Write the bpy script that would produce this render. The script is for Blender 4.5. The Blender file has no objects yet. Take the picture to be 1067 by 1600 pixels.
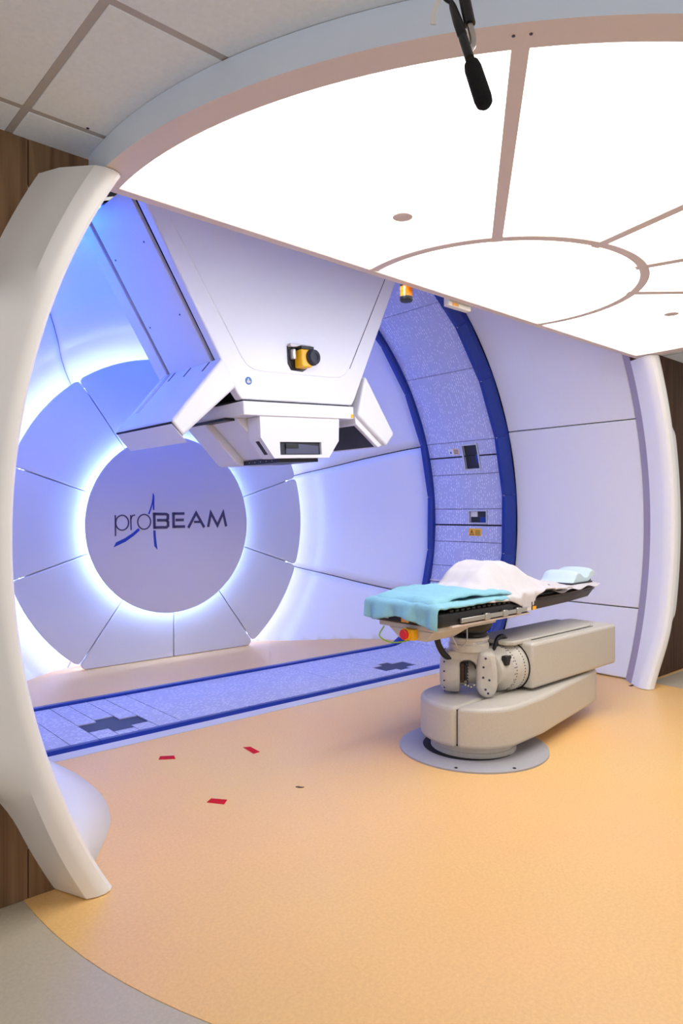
import bpy, bmesh, math, random
from mathutils import Vector, Matrix, noise
random.seed(7)
SC = bpy.context.scene
COL = SC.collection
PI = math.pi
R = math.radians

# ------------------------------------------------------------------ camera, world, exposure
F_PX, YAW, CY = 1082.0, 0.725, 802.7
cd = bpy.data.cameras.new('camera')
cd.sensor_fit = 'VERTICAL'; cd.sensor_height = 36.0; cd.sensor_width = 24.0
cd.lens = F_PX * 36.0 / 1600.0
cd.shift_y = (CY - 800.0) / 1600.0
cd.clip_start = 0.05; cd.clip_end = 60
cam = bpy.data.objects.new('camera', cd); COL.objects.link(cam)
cam.location = (0, 0, 1.5); cam.rotation_euler = (PI / 2, 0, -YAW)
SC.camera = cam
SC.view_settings.view_transform = 'Standard'
SC.view_settings.look = 'None'
SC.view_settings.exposure = 1.2
SC.view_settings.gamma = 1.0
SC.view_settings.use_curve_mapping = False

w = bpy.data.worlds.new('room_ambient'); SC.world = w; w.use_nodes = True
bg = w.node_tree.nodes['Background']
bg.inputs[0].default_value = (1.0, 0.97, 0.96, 1); bg.inputs[1].default_value = 0.30

LIGHT_PANEL = 1.6        # luminous ceiling
COVE = 46.0              # LED rings in the back wall
BLUE = 33.0              # blue strips in the crown of the bore
COOL_FILL = 34.0               # fill strips added behind the light's straight edge to brighten the nozzle

# ------------------------------------------------------------------ materials
def lin(c):
    return tuple(((v / 255) / 12.92 if v / 255 <= 0.04045 else ((v / 255 + 0.055) / 1.055) ** 2.4) for v in c) + (1.0,)

def mat(name, rgb, rough=0.5, metal=0.0, noise_scale=None, noise_amt=0.0, bump=0.0, bump_scale=200.0, spec=0.5, coat=0.0):
    m = bpy.data.materials.new(name); m.use_nodes = True
    nt = m.node_tree; b = nt.nodes['Principled BSDF']
    c = lin(rgb)
    b.inputs['Base Color'].default_value = c
    b.inputs['Roughness'].default_value = rough
    b.inputs['Metallic'].default_value = metal
    b.inputs['Specular IOR Level'].default_value = spec
    b.inputs['Coat Weight'].default_value = coat
    if noise_scale or bump:
        tc = nt.nodes.new('ShaderNodeTexCoord')
    if noise_scale:
        n = nt.nodes.new('ShaderNodeTexNoise'); n.inputs['Scale'].default_value = noise_scale; n.inputs['Detail'].default_value = 4
        nt.links.new(tc.outputs['Object'], n.inputs['Vector'])
        r = nt.nodes.new('ShaderNodeValToRGB')
        r.color_ramp.elements[0].position = 0.3; r.color_ramp.elements[1].position = 0.7
        r.color_ramp.elements[0].color = tuple(v * (1 - noise_amt) for v in c[:3]) + (1,)
        r.color_ramp.elements[1].color = tuple(min(1, v * (1 + noise_amt)) for v in c[:3]) + (1,)
        nt.links.new(n.outputs['Fac'], r.inputs['Fac']); nt.links.new(r.outputs['Color'], b.inputs['Base Color'])
    if bump:
        n2 = nt.nodes.new('ShaderNodeTexNoise'); n2.inputs['Scale'].default_value = bump_scale; n2.inputs['Detail'].default_value = 3
        nt.links.new(tc.outputs['Object'], n2.inputs['Vector'])
        bp = nt.nodes.new('ShaderNodeBump'); bp.inputs['Strength'].default_value = bump; bp.inputs['Distance'].default_value = 0.002
        nt.links.new(n2.outputs['Fac'], bp.inputs['Height']); nt.links.new(bp.outputs['Normal'], b.inputs['Normal'])
    return m

def emit(name, rgb, strength):
    m = bpy.data.materials.new(name); m.use_nodes = True
    nt = m.node_tree; nt.nodes.remove(nt.nodes['Principled BSDF'])
    e = nt.nodes.new('ShaderNodeEmission'); e.inputs[0].default_value = rgb + (1,); e.inputs[1].default_value = strength
    nt.links.new(e.outputs[0], nt.nodes['Material Output'].inputs[0])
    return m

M = {}
M['white'] = mat('white_satin_paint', (232, 230, 230), 0.38, bump=0.04, bump_scale=350)
M['shell'] = mat('white_fibreglass_shell', (238, 237, 236), 0.27)
M['bowl'] = mat('pale_wall_panel', (226, 226, 232), 0.5)
M['ringp'] = mat('satin_grey_white_panel', (206, 205, 212), 0.45)
M['disc'] = mat('silver_grey_disc', (206, 200, 206), 0.45, 0.1)
M['strip'] = mat('mauve_grey_trim', (170, 160, 172), 0.5)
M['gap'] = mat('dark_joint', (18, 18, 26), 0.7)
M['black'] = mat('black_plastic', (14, 14, 17), 0.42)
M['void'] = mat('black_matt_void', (5, 5, 6), 0.9, spec=0.1)
M['rubber'] = mat('black_foam', (9, 9, 11), 0.95, bump=0.6, bump_scale=300)
M['blue'] = mat('dark_blue_enamel', (3, 44, 138), 0.28, spec=0.5)
M['navy'] = mat('navy_glass', (4, 9, 30), 0.3, spec=0.25)
M['hatch'] = mat('navy_hatch_lid', (20, 36, 84), 0.45)
M['frame'] = mat('taupe_frame', (222, 206, 198), 0.5)
M['fascia'] = mat('grey_fascia', (224, 236, 254), 0.3, noise_scale=3, noise_amt=0.04)
M['tbar'] = mat('grey_ceiling_bar', (176, 170, 168), 0.5)
M['tile'] = mat('ceiling_tile_mineral', (228, 234, 242), 0.85, noise_scale=60, noise_amt=0.03, bump=0.3, bump_scale=260)
M['robot'] = mat('warm_grey_robot_cover', (196, 190, 180), 0.42, noise_scale=120, noise_amt=0.05, bump=0.12, bump_scale=420)
M['joint'] = mat('warm_white_cast_metal', (198, 193, 184), 0.45, noise_scale=25, noise_amt=0.05)
M['plate'] = mat('grey_floor_plate', (166, 164, 168), 0.5, noise_scale=40, noise_amt=0.03)
M['steel'] = mat('brushed_steel', (196, 190, 182), 0.28, 0.9)
M['carbon'] = mat('brown_carbon_shell', (58, 44, 36), 0.4, spec=0.3)
M['yellow'] = mat('safety_yellow', (244, 180, 16), 0.4)
M['amber'] = mat('amber_plastic', (240, 128, 10), 0.2)
M['red'] = mat('red_plastic', (214, 22, 24), 0.35)
M['redtape'] = mat('red_vinyl_tape', (200, 4, 26), 0.65, spec=0.2)
M['towel'] = mat('light_blue_towel', (136, 190, 204), 0.95, noise_scale=90, noise_amt=0.05, bump=0.5, bump_scale=500)
M['sheet'] = mat('white_blanket', (208, 203, 205), 0.95, noise_scale=120, noise_amt=0.03, bump=0.35, bump_scale=420)
M['paleblue'] = mat('pale_blue_foam', (206, 224, 232), 0.85, bump=0.2, bump_scale=200)
M['ink'] = mat('logo_grey_ink', (62, 56, 92), 0.5)
M['inkblue'] = mat('logo_blue_ink', (8, 58, 168), 0.45)
M['orangelab'] = mat('orange_label', (230, 160, 70), 0.6)
M['paper'] = mat('white_label', (224, 220, 214), 0.6)
M['beigelab'] = mat('beige_label', (232, 200, 140), 0.6)
M['signblue'] = mat('mandatory_sign_blue', (70, 120, 180), 0.5)
M['cable_green'] = mat('green_yellow_cable', (150, 190, 60), 0.5)
M['screw'] = mat('dark_screw', (70, 68, 90), 0.4, 0.5)
M['bolt'] = mat('bright_bolt', (210, 215, 235), 0.25, 0.9)
M['leaf'] = mat('dark_steel_leaf', (96, 98, 122), 0.3, 0.6)
M['mech'] = mat('dark_mechanism', (34, 36, 46), 0.5)
M['panel_light'] = emit('luminous_ceiling_panel', (1.0, 0.955, 0.91), LIGHT_PANEL)
M['cove'] = emit('cool_white_led', (0.33, 0.52, 1.1), COVE)
M['cove_outer'] = emit('cool_white_led_outer', (0.42, 0.50, 1.0), COVE * 0.36)
M['blueled'] = emit('blue_led', (0.01, 0.13, 1.0), BLUE)
M['coolfill'] = emit('cool_fill', (0.80, 0.84, 1.0), COOL_FILL)  # glow of the added fill strips

def floor_mat(name, rgb, rough, speck):
    m = mat(name, rgb, rough)
    nt = m.node_tree; b = nt.nodes['Principled BSDF']; c = lin(rgb)
    tc = nt.nodes.new('ShaderNodeTexCoord')
    n1 = nt.nodes.new('ShaderNodeTexNoise'); n1.inputs['Scale'].default_value = 75; n1.inputs['Detail'].default_value = 6; n1.inputs['Roughness'].default_value = 0.7
    n2 = nt.nodes.new('ShaderNodeTexNoise'); n2.inputs['Scale'].default_value = 1.1; n2.inputs['Detail'].default_value = 3
    v = nt.nodes.new('ShaderNodeTexVoronoi'); v.inputs['Scale'].default_value = 42; v.inputs['Randomness'].default_value = 1
    for n in (n1, n2, v): nt.links.new(tc.outputs['Object'], n.inputs['Vector'])
    r = nt.nodes.new('ShaderNodeValToRGB')
    r.color_ramp.elements[0].position = 0.30; r.color_ramp.elements[1].position = 0.72
    r.color_ramp.elements[0].color = tuple(x * (1 - speck) for x in c[:3]) + (1,)
    r.color_ramp.elements[1].color = tuple(min(1, x * (1 + speck)) for x in c[:3]) + (1,)
    nt.links.new(n1.outputs['Fac'], r.inputs['Fac'])
    # pale flecks
    r2 = nt.nodes.new('ShaderNodeValToRGB'); r2.color_ramp.elements[0].position = 0.06; r2.color_ramp.elements[1].position = 0.13
    r2.color_ramp.elements[0].color = (0.35, 0.35, 0.35, 1); r2.color_ramp.elements[1].color = (0, 0, 0, 1)
    nt.links.new(v.outputs['Distance'], r2.inputs['Fac'])
    mx = nt.nodes.new('ShaderNodeMix'); mx.data_type = 'RGBA'
    nt.links.new(r2.outputs['Color'], mx.inputs[0]); nt.links.new(r.outputs['Color'], mx.inputs[6])
    mx.inputs[7].default_value = tuple(min(1, x * 1.25 + 0.04) for x in c[:3]) + (1,)
    mx2 = nt.nodes.new('ShaderNodeMix'); mx2.data_type = 'RGBA'; mx2.blend_type = 'MULTIPLY'; mx2.inputs[0].default_value = 0.12
    nt.links.new(mx.outputs[2], mx2.inputs[6]); nt.links.new(n2.outputs['Color'], mx2.inputs[7])
    nt.links.new(mx2.outputs[2], b.inputs['Base Color'])
    # scuffs in gloss
    rr = nt.nodes.new('ShaderNodeMapRange'); rr.inputs[3].default_value = rough - 0.06; rr.inputs[4].default_value = rough + 0.1
    nt.links.new(n2.outputs['Fac'], rr.inputs[0]); nt.links.new(rr.outputs[0], b.inputs['Roughness'])
    return m
M['floor'] = floor_mat('orange_speckled_vinyl', (250, 198, 128), 0.36, 0.10)
M['floorgrey'] = floor_mat('beige_grey_vinyl', (196, 184, 164), 0.45, 0.08)
M['sill'] = mat('pale_grey_sill', (206, 204, 210), 0.4)

def wood_mat(name, c0, c1):
    m = mat(name, c0, 0.7, spec=0.3); nt = m.node_tree; b = nt.nodes['Principled BSDF']
    tc = nt.nodes.new('ShaderNodeTexCoord'); mp = nt.nodes.new('ShaderNodeMapping')
    mp.inputs['Scale'].default_value = (9, 9, 0.55)
    n = nt.nodes.new('ShaderNodeTexNoise'); n.inputs['Scale'].default_value = 2.2; n.inputs['Detail'].default_value = 7; n.inputs['Distortion'].default_value = 0.7
    nt.links.new(tc.outputs['Object'], mp.inputs[0]); nt.links.new(mp.outputs[0], n.inputs['Vector'])
    r = nt.nodes.new('ShaderNodeValToRGB')
    r.color_ramp.elements[0].position = 0.32; r.color_ramp.elements[1].position = 0.68
    r.color_ramp.elements[0].color = lin(c0); r.color_ramp.elements[1].color = lin(c1)
    nt.links.new(n.outputs['Fac'], r.inputs['Fac']); nt.links.new(r.outputs['Color'], b.inputs['Base Color'])
    return m
M['wood'] = wood_mat('oak_laminate', (104, 76, 50), (146, 115, 84))
M['dark_wood'] = wood_mat('dark_wood_laminate', (58, 35, 18), (88, 58, 34))  # same grain in darker browns, for the right boards

def belt_mat():
    """lavender belt with rows of short white dashes running round the bore (UV: u = along the axis, v = arc length)"""
    m = mat('dashed_belt_laminate', (176, 176, 206), 0.5); nt = m.node_tree; b = nt.nodes['Principled BSDF']
    uv = nt.nodes.new('ShaderNodeUVMap'); uv.uv_map = 'belt'
    sx = nt.nodes.new('ShaderNodeSeparateXYZ'); nt.links.new(uv.outputs[0], sx.inputs[0])
    def math_(op, a, b_=None):
        n = nt.nodes.new('ShaderNodeMath'); n.operation = op
        for i, q in enumerate((a, b_)):
            if q is None: continue
            if isinstance(q, (int, float)): n.inputs[i].default_value = q
            else: nt.links.new(q, n.inputs[i])
        return n.outputs[0]
    rows = math_('MULTIPLY', sx.outputs[0], 36.0)
    rid = math_('FLOOR', rows); rfr = math_('FRACT', rows)
    wn = nt.nodes.new('ShaderNodeTexWhiteNoise'); wn.noise_dimensions = '1D'; nt.links.new(rid, wn.inputs['W'])
    off = math_('MULTIPLY', wn.outputs['Value'], 37.0)
    cells = math_('ADD', math_('MULTIPLY', sx.outputs[1], 24.0), off)
    cid = math_('FLOOR', cells); cfr = math_('FRACT', cells)
    cx = nt.nodes.new('ShaderNodeCombineXYZ'); nt.links.new(rid, cx.inputs[0]); nt.links.new(cid, cx.inputs[1])
    w2 = nt.nodes.new('ShaderNodeTexWhiteNoise'); w2.noise_dimensions = '2D'; nt.links.new(cx.outputs[0], w2.inputs['Vector'])
    on = math_('GREATER_THAN', w2.outputs['Value'], 0.42)
    # clusters of rows with more or fewer dashes
    nn = nt.nodes.new('ShaderNodeTexNoise'); nn.inputs['Scale'].default_value = 5; nt.links.new(uv.outputs[0], nn.inputs['Vector'])
    on2 = math_('GREATER_THAN', nn.outputs['Fac'], 0.42)
    ln = math_('LESS_THAN', cfr, math_('MULTIPLY', w2.outputs['Value'], 0.85))
    th = math_('LESS_THAN', rfr, 0.26)
    fac = math_('MULTIPLY', math_('MULTIPLY', on, ln), math_('MULTIPLY', th, math_('ADD', math_('MULTIPLY', on2, 0.6), 0.3)))
    mx = nt.nodes.new('ShaderNodeMix'); mx.data_type = 'RGBA'
    nt.links.new(fac, mx.inputs[0]); mx.inputs[6].default_value = lin((182, 184, 212)); mx.inputs[7].default_value = lin((242, 243, 250))
    nt.links.new(mx.outputs[2], b.inputs['Base Color'])
    return m
M['belt'] = belt_mat()

# ------------------------------------------------------------------ helpers
def obj(name, verts, faces, m, parent=None, smooth=40, bevel=0.0, seg=2, uv=None):
    me = bpy.data.meshes.new(name)
    me.from_pydata([tuple(v) for v in verts], [], faces)
    bm = bmesh.new(); bm.from_mesh(me)
    bmesh.ops.remove_doubles(bm, verts=bm.verts, dist=1e-5)
    bmesh.ops.recalc_face_normals(bm, faces=bm.faces)
    bm.to_mesh(me); bm.free()
    return finish(name, me, m, parent, smooth, bevel, seg)

def finish(name, me, m, parent=None, smooth=40, bevel=0.0, seg=2):
    if isinstance(m, str): m = M[m]
    me.materials.append(m)
    if smooth:
        me.polygons.foreach_set('use_smooth', [True] * len(me.polygons))
        me.set_sharp_from_angle(angle=R(smooth))
    o = bpy.data.objects.new(name, me); COL.objects.link(o)
    if parent is not None: o.parent = parent; o.matrix_parent_inverse = parent.matrix_world.inverted() if False else Matrix.Identity(4)
    if bevel:
        b = o.modifiers.new('bevel', 'BEVEL'); b.width = bevel; b.segments = seg; b.limit_method = 'ANGLE'; b.angle_limit = R(38)
        b.harden_normals = False
    return o

def empty(name, label=None, cat=None, group=None, kind=None):
    o = bpy.data.objects.new(name, None); COL.objects.link(o); o.empty_display_size = 0.1
    return tag(o, label, cat, group, kind)

def tag(o, label=None, cat=None, group=None, kind=None):
    if label: o['label'] = label
    if cat: o['category'] = cat
    if group: o['group'] = group
    if kind: o['kind'] = kind
    return o

def boxv(x0, x1, y0, y1, z0, z1):
    v = [(x, y, z) for x in (x0, x1) for y in (y0, y1) for z in (z0, z1)]
    f = [(0, 1, 3, 2), (4, 6, 7, 5), (0, 4, 5, 1), (2, 3, 7, 6), (0, 2, 6, 4), (1, 5, 7, 3)]
    return v, f
def box(name, b, m, parent=None, bevel=0.0, xf=None, seg=2):
    v, f = boxv(*b)
    if xf: v = [xf(p) for p in v]
    return obj(name, v, f, m, parent, bevel=bevel, seg=seg)

def prism(name, poly, a0, a1, mapf, m, parent=None, bevel=0.0, seg=2, smooth=40):
    """poly of (p,q); extruded from a0 to a1; mapf(p,q,a)->xyz"""
    n = len(poly)
    v = [mapf(p, q, a0) for p, q in poly] + [mapf(p, q, a1) for p, q in poly]
    f = [tuple(range(n)), tuple(range(2 * n - 1, n - 1, -1))]
    f += [(i, (i + 1) % n, n + (i + 1) % n, n + i) for i in range(n)]
    return obj(name, v, f, m, parent, bevel=bevel, seg=seg, smooth=smooth)

XZ = lambda p, q, a: (p, a, q)
XY = lambda p, q, a: (p, q, a)

def cyl(name, p0, p1, r, m, parent=None, n=24, r1=None, bevel=0.0):
    p0 = Vector(p0); p1 = Vector(p1); d = (p1 - p0).normalized()
    u = d.orthogonal().normalized(); w_ = d.cross(u); r1 = r if r1 is None else r1
    v = []
    for p, rr in ((p0, r), (p1, r1)):
        for i in range(n):
            a = 2 * PI * i / n; v.append(p + u * rr * math.cos(a) + w_ * rr * math.sin(a))
    f = [tuple(range(n)), tuple(range(2 * n - 1, n - 1, -1))] + [(i, (i + 1) % n, n + (i + 1) % n, n + i) for i in range(n)]
    return obj(name, v, f, m, parent, bevel=bevel)

def lathe(name, p0, axis, prof, m, parent=None, n=32, smooth=40):
    """prof: (radius, distance along axis)"""
    p0 = Vector(p0); d = Vector(axis).normalized(); u = d.orthogonal().normalized(); w_ = d.cross(u)
    v = []; f = []
    for r, h in prof:
        for i in range(n):
            a = 2 * PI * i / n
            v.append(p0 + d * h + u * r * math.cos(a) + w_ * r * math.sin(a))
    for k in range(len(prof) - 1):
        for i in range(n):
            f.append((k * n + i, k * n + (i + 1) % n, (k + 1) * n + (i + 1) % n, (k + 1) * n + i))
    f.append(tuple(range(n))); f.append(tuple(range(len(prof) * n - 1, (len(prof) - 1) * n - 1, -1)))
    return obj(name, v, f, m, parent, smooth=smooth)

def tube(name, pts, r, m, parent=None, n=10, rads=None):
    pts = [Vector(p) for p in pts]; v = []; f = []
    up = Vector((0, 0, 1))
    t0 = (pts[1] - pts[0]).normalized(); u = t0.orthogonal().normalized()
    for i, p in enumerate(pts):
        t = (pts[min(i + 1, len(pts) - 1)] - pts[max(i - 1, 0)]).normalized()
        u = (u - t * u.dot(t)).normalized(); w_ = t.cross(u); rr = rads[i] if rads else r
        for k in range(n):
            a = 2 * PI * k / n; v.append(p + u * rr * math.cos(a) + w_ * rr * math.sin(a))
    for i in range(len(pts) - 1):
        for k in range(n):
            f.append((i * n + k, i * n + (k + 1) % n, (i + 1) * n + (k + 1) % n, (i + 1) * n + k))
    f.append(tuple(range(n))); f.append(tuple(range(len(pts) * n - 1, (len(pts) - 1) * n - 1, -1)))
    return obj(name, v, f, m, parent)

def spline(pts, n=8):
    """Catmull-Rom through pts"""
    P = [Vector(p) for p in pts]; P = [P[0] * 2 - P[1]] + P + [P[-1] * 2 - P[-2]]; out = []
    for i in range(1, len(P) - 2):
        for k in range(n):
            t = k / n; a, b, c, d = P[i - 1:i + 3]
            out.append(0.5 * ((2 * b) + (c - a) * t + (2 * a - 5 * b + 4 * c - d) * t * t + (3 * b - a - 3 * c + d) * t ** 3))
    out.append(P[-2]); return out

# bore geometry: axis along +Y
X0, ZC = 3.5, 1.41
def P(r, a, y, x0=X0, z0=ZC): return (x0 + r * math.cos(a), y, z0 + r * math.sin(a))
def arc(n, a, b): return [a + (b - a) * i / (n - 1) for i in range(n)]
def sweep(name, prof, angs, m, parent=None, closed=True, smooth=40, bevel=0.0, caps=True):
    """prof: list of (r, y) or function(angle)->list; swept round the bore axis"""
    pf = prof if callable(prof) else (lambda a: prof)
    v = []; f = []; k = len(pf(angs[0]))
    for a in angs: v += [P(r, a, y) for r, y in pf(a)]
    e = k if closed else k - 1
    for i in range(len(angs) - 1):
        for j in range(e):
            f.append((i * k + j, i * k + (j + 1) % k, (i + 1) * k + (j + 1) % k, (i + 1) * k + j))
    if closed and caps:
        f.append(tuple(range(k))); f.append(tuple(range(len(angs) * k - 1, (len(angs) - 1) * k - 1, -1)))
    return obj(name, v, f, m, parent, smooth=smooth, bevel=bevel)

def clip_floor(poly, z=0.003):
    out = []
    for i in range(len(poly)):
        a, b = poly[i], poly[(i + 1) % len(poly)]
        if a[1] >= z: out.append(a)
        if (a[1] >= z) != (b[1] >= z):
            t = (z - a[1]) / (b[1] - a[1]); out.append((a[0] + t * (b[0] - a[0]), z))
    return out

BY0, BY1 = 5.60, 6.88
def bowl_prof():
    pts = []
    ctl = [(2.90, 5.58), (2.86, 5.68), (2.76, 5.86), (2.60, 6.06), (2.42, 6.25), (2.23, 6.39), (2.06, 6.54), (1.95, 6.66), (1.80, 6.78), (1.60, 6.86), (1.2, 6.88)]
    return [(p.x, p.y) for p in spline([(r, y, 0) for r, y in ctl], 3)]
# ------------------------------------------------------------------ floors
FC = (3.5, 2.8); FR = 2.64
gf, ff = boxv(-2.0, 8.5, -1.5, 2.9, -0.05, -0.002)
tag(obj('floor_entrance', gf, ff, 'floorgrey'), 'beige grey vinyl floor in front of the orange floor curve', 'floor', kind='structure')
poly = [(FC[0] + FR * math.cos(a), FC[1] + FR * math.sin(a)) for a in arc(72, PI, 2 * PI)]
poly += [(6.95, 2.8), (6.95, 4.27), (0.4, 4.27), (0.4, 2.95), (0.86, 2.95)]
tag(prism('floor', poly, -0.06, 0.0, XY, 'floor', smooth=0), 'orange speckled vinyl floor with curved front edge', 'floor', kind='structure')
tag(box('trim_1', (0.4, 6.95, 4.272, 4.385, -0.06, 0.004), 'sill'), 'pale grey sill strip along the front blue rail', 'trim', kind='structure')
# floor behind the belt, rounded where the bowl closes in
bw = [(X0 + 2.5, 5.60)] + [(X0 + sg * math.sqrt(max(0, (r + 0.05) ** 2 - ZC ** 2)), y) for sg in (1, -1) for r, y in (bowl_prof() if sg > 0 else bowl_prof()[::-1]) if r > 1.43 and y > 5.61] + [(X0 - 2.5, 5.60)]
tag(prism('floor_back', bw, -0.06, 0.0, XY, 'floor', smooth=0), 'peach floor strip between the back rail and glowing wall', 'floor', kind='structure')
box_under = box('floor_pit', (0.2, 7.0, 4.38, 5.62, -0.35, -0.3), 'gap'); tag(box_under, 'dark pit under the belt', 'floor', kind='structure')

# ------------------------------------------------------------------ bore walls
GAP = R(0.09)
# front cylinder: panels between the arch and the front blue rail
wf = empty('wall_right', 'pale lavender curved wall panels between arch and front blue rail', 'wall', kind='structure')
zf = -math.asin(ZC / 2.93)
bounds = [zf, R(-15.6), R(19.2), R(54), R(90), R(126), R(160.8), R(195.6), PI - zf]
for i in range(8):
    a0, a1 = bounds[i] + GAP, bounds[i + 1] - GAP
    if i == 0: a0 = zf + R(0.35)
    if i == 7: a1 = PI - zf - R(0.35)
    sweep('wall_panel', [(2.93, 2.985), (2.93, 4.375), (2.96, 4.375), (2.96, 2.985)], arc(14, a0, a1), 'bowl', wf, bevel=0.008)
sweep('backing', [(2.97, 2.93), (2.97, 5.66), (3.0, 5.66), (3.0, 2.93)], arc(60, zf - R(6), PI - zf + R(6)), 'gap', wf)

# bowl
wb = empty('wall_back', 'pale bowl shaped end wall of the bore with radial panel joints', 'wall', kind='structure')
seams = [R(18 + 36 * k) for k in range(11)]
bp = bowl_prof()
for k in range(10):
    a0, a1 = seams[k] + R(0.14), seams[k + 1] - R(0.14)
    vv = []; ff = []; an = arc(16, a0, a1); n = len(bp)
    for a in an: vv += [P(r, a, y) for r, y in bp]
    for i in range(len(an) - 1):
        for j in range(n - 1): ff.append((i * n + j, i * n + j + 1, (i + 1) * n + j + 1, (i + 1) * n + j))
    me = bpy.data.meshes.new('bowl_panel'); me.from_pydata(vv, [], ff)
    bm = bmesh.new(); bm.from_mesh(me)
    bmesh.ops.bisect_plane(bm, geom=bm.verts[:] + bm.edges[:] + bm.faces[:], plane_co=(0, 0, -0.03), plane_no=(0, 0, -1), clear_outer=True)
    if not bm.faces: bm.free(); continue
    bmesh.ops.recalc_face_normals(bm, faces=bm.faces); bm.to_mesh(me); bm.free()
    o = finish('bowl_panel', me, 'bowl', wb)
    s = o.modifiers.new('thick', 'SOLIDIFY'); s.thickness = 0.02; s.offset = 0
bk = [(r + 0.03, y + 0.03) for r, y in bp]
vv = []; ff = []; an = arc(80, 0, 2 * PI); n = len(bk)
for a in an: vv += [P(r, a, y) for r, y in bk]
for i in range(len(an) - 1):
    for j in range(n - 1): ff.append((i * n + j, i * n + j + 1, (i + 1) * n + j + 1, (i + 1) * n + j))
obj('backing', vv, ff, 'gap', wb)
cyl('backing', (X0, 6.94, ZC), (X0, 6.96, ZC), 1.6, 'gap', wb, n=64)

# ring of ten panels
RY = 6.60; RO, RI = 1.69, 0.86
def ring_poly(a0, a1, ri, ro, g):
    p = []
    rc = 0.045
    da = rc / ro
    go, gi = g / ro, g / ri
    for a in arc(16, a0 + go + da, a1 - go - da): p.append((ro, a))
    p.append((ro - rc * 0.3, a1 - go - da * 0.25)); p.append((ro - rc, a1 - go))
    for a in arc(10, a1 - gi, a0 + gi): p.append((ri, a))
    p.append((ro - rc, a0 + go)); p.append((ro - rc * 0.3, a0 + go + da * 0.25))
    return [(X0 + r * math.cos(a), ZC + r * math.sin(a)) for r, a in p]
for k in range(10):
    pl = clip_floor(ring_poly(seams[k], seams[k + 1], RI, RO, 0.0045), 0.003)
    prism('ring_panel', pl, RY, RY + 0.035, XZ, 'ringp', wb, bevel=0.008)
# carrier behind ring panels holding the outer LED strip
pl = clip_floor([P(1.56, a, 0)[::2] for a in arc(72, 0, 2 * PI)[:-1]], 0.012)
prism('carrier', pl, RY + 0.036, BY1 + 0.02, XZ, 'ringp', wb)

def torus_band(name, r, y0, y1, m, a0, a1, parent=None, thick=0.008, cx=X0, cz=ZC):
    an = arc(120, a0, a1); v = []; f = []
    for a in an:
        for rr, y in ((r, y0), (r, y1), (r - thick, y1), (r - thick, y0)): v.append(P(rr, a, y, cx, cz))
    for i in range(len(an) - 1):
        for j in range(4): f.append((i * 4 + j, i * 4 + (j + 1) % 4, (i + 1) * 4 + (j + 1) % 4, (i + 1) * 4 + j))
    return obj(name, v, f, m, parent)
zlow = math.asin((ZC - 0.02) / 1.60)
o = torus_band('led_ring', 1.60, 6.656, 6.668, 'cove_outer', -zlow, PI + zlow)
tag(o, 'outer cool white light ring hidden behind the wall panels', 'light')

# logo disc
DX, DZ, DR, DY = 3.436, 1.390, 0.910, 6.50
disc = empty('logo_disc', 'round silver grey disc with lettering in the glowing end wall', 'sign')
lathe('disc_face', (DX, DY + 0.03, DZ), (0, -1, 0), [(DR - 0.02, 0.004), (DR - 0.006, 0.010), (DR, 0.016), (DR, 0.026), (DR - 0.004, 0.03)], 'disc', disc, n=128, smooth=30)
cyl('hub', (DX, DY + 0.03, DZ), (DX, RY + 0.04, DZ), 0.70, 'disc', disc, n=64)
o = torus_band('led_ring', 0.835, 6.536, 6.548, 'cove', 0, 2 * PI, cx=DX, cz=DZ)
tag(o, 'inner cool white light ring glowing behind the logo disc', 'light')

# lettering on the disc (coordinates measured on the disc plane)
KS = DY / 6.5
def LG(p): return (p[0] * KS, 1.5 + (p[1] - 1.5) * KS)
def stroke_poly(pts, wd, closed=False):
    pts = [Vector((a, b, 0)) for a, b in pts]; L = []; Rr = []; n = len(pts)
    for i in range(n):
        a = pts[(i - 1) % n] if (closed or i > 0) else None
        c = pts[(i + 1) % n] if (closed or i < n - 1) else None
        d1 = (pts[i] - a).normalized() if a is not None else None
        d2 = (c - pts[i]).normalized() if c is not None else None
        if d1 is None: d1 = d2
        if d2 is None: d2 = d1
        t = (d1 + d2).normalized(); nn = Vector((-t.y, t.x, 0)); s = 1 / max(0.35, nn.dot(Vector((-d1.y, d1.x, 0))))
        L.append(pts[i] + nn * wd / 2 * s); Rr.append(pts[i] - nn * wd / 2 * s)
    return L, Rr
def letter(strokes, m, name='letter'):
    v = []; f = []
    for pts, wd, closed in strokes:
        L, Rr = stroke_poly([LG(p) for p in pts], wd, closed); n = len(L); b = len(v)
        for y in (DY - 0.004, DY + 0.001):
            v += [(p.x, y, p.y) for p in L] + [(p.x, y, p.y) for p in Rr]
        m2 = 2 * n
        for i in range(n if closed else n - 1):
            j = (i + 1) % n
            f += [(b + i, b + j, b + n + j, b + n + i), (b + m2 + i, b + m2 + n + i, b + m2 + n + j, b + m2 + j),
                  (b + i, b + m2 + i, b + m2 + j, b + j), (b + n + i, b + n + j, b + m2 + n + j, b + m2 + n + i)]
        if not closed:
            for i in (0, n - 1): f.append((b + i, b + n + i, b + m2 + n + i, b + m2 + i))
    me = bpy.data.meshes.new(name); me.from_pydata(v, [], f)
    return finish(name, me, m, disc, smooth=0)
def ell(cx, cz, rx, rz, a0=0, a1=360, n=40):
    return [(cx + rx * math.cos(R(a0 + (a1 - a0) * i / n)), cz + rz * math.sin(R(a0 + (a1 - a0) * i / n))) for i in range(n + (0 if a1 - a0 >= 360 else 1))]
TH = 0.0125; BD = 0.028
letter([([(2.819, 1.487), (2.822, 1.283)], TH, False), (ell(2.889, 1.412, 0.066, 0.073), TH, True)], 'ink')
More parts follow.
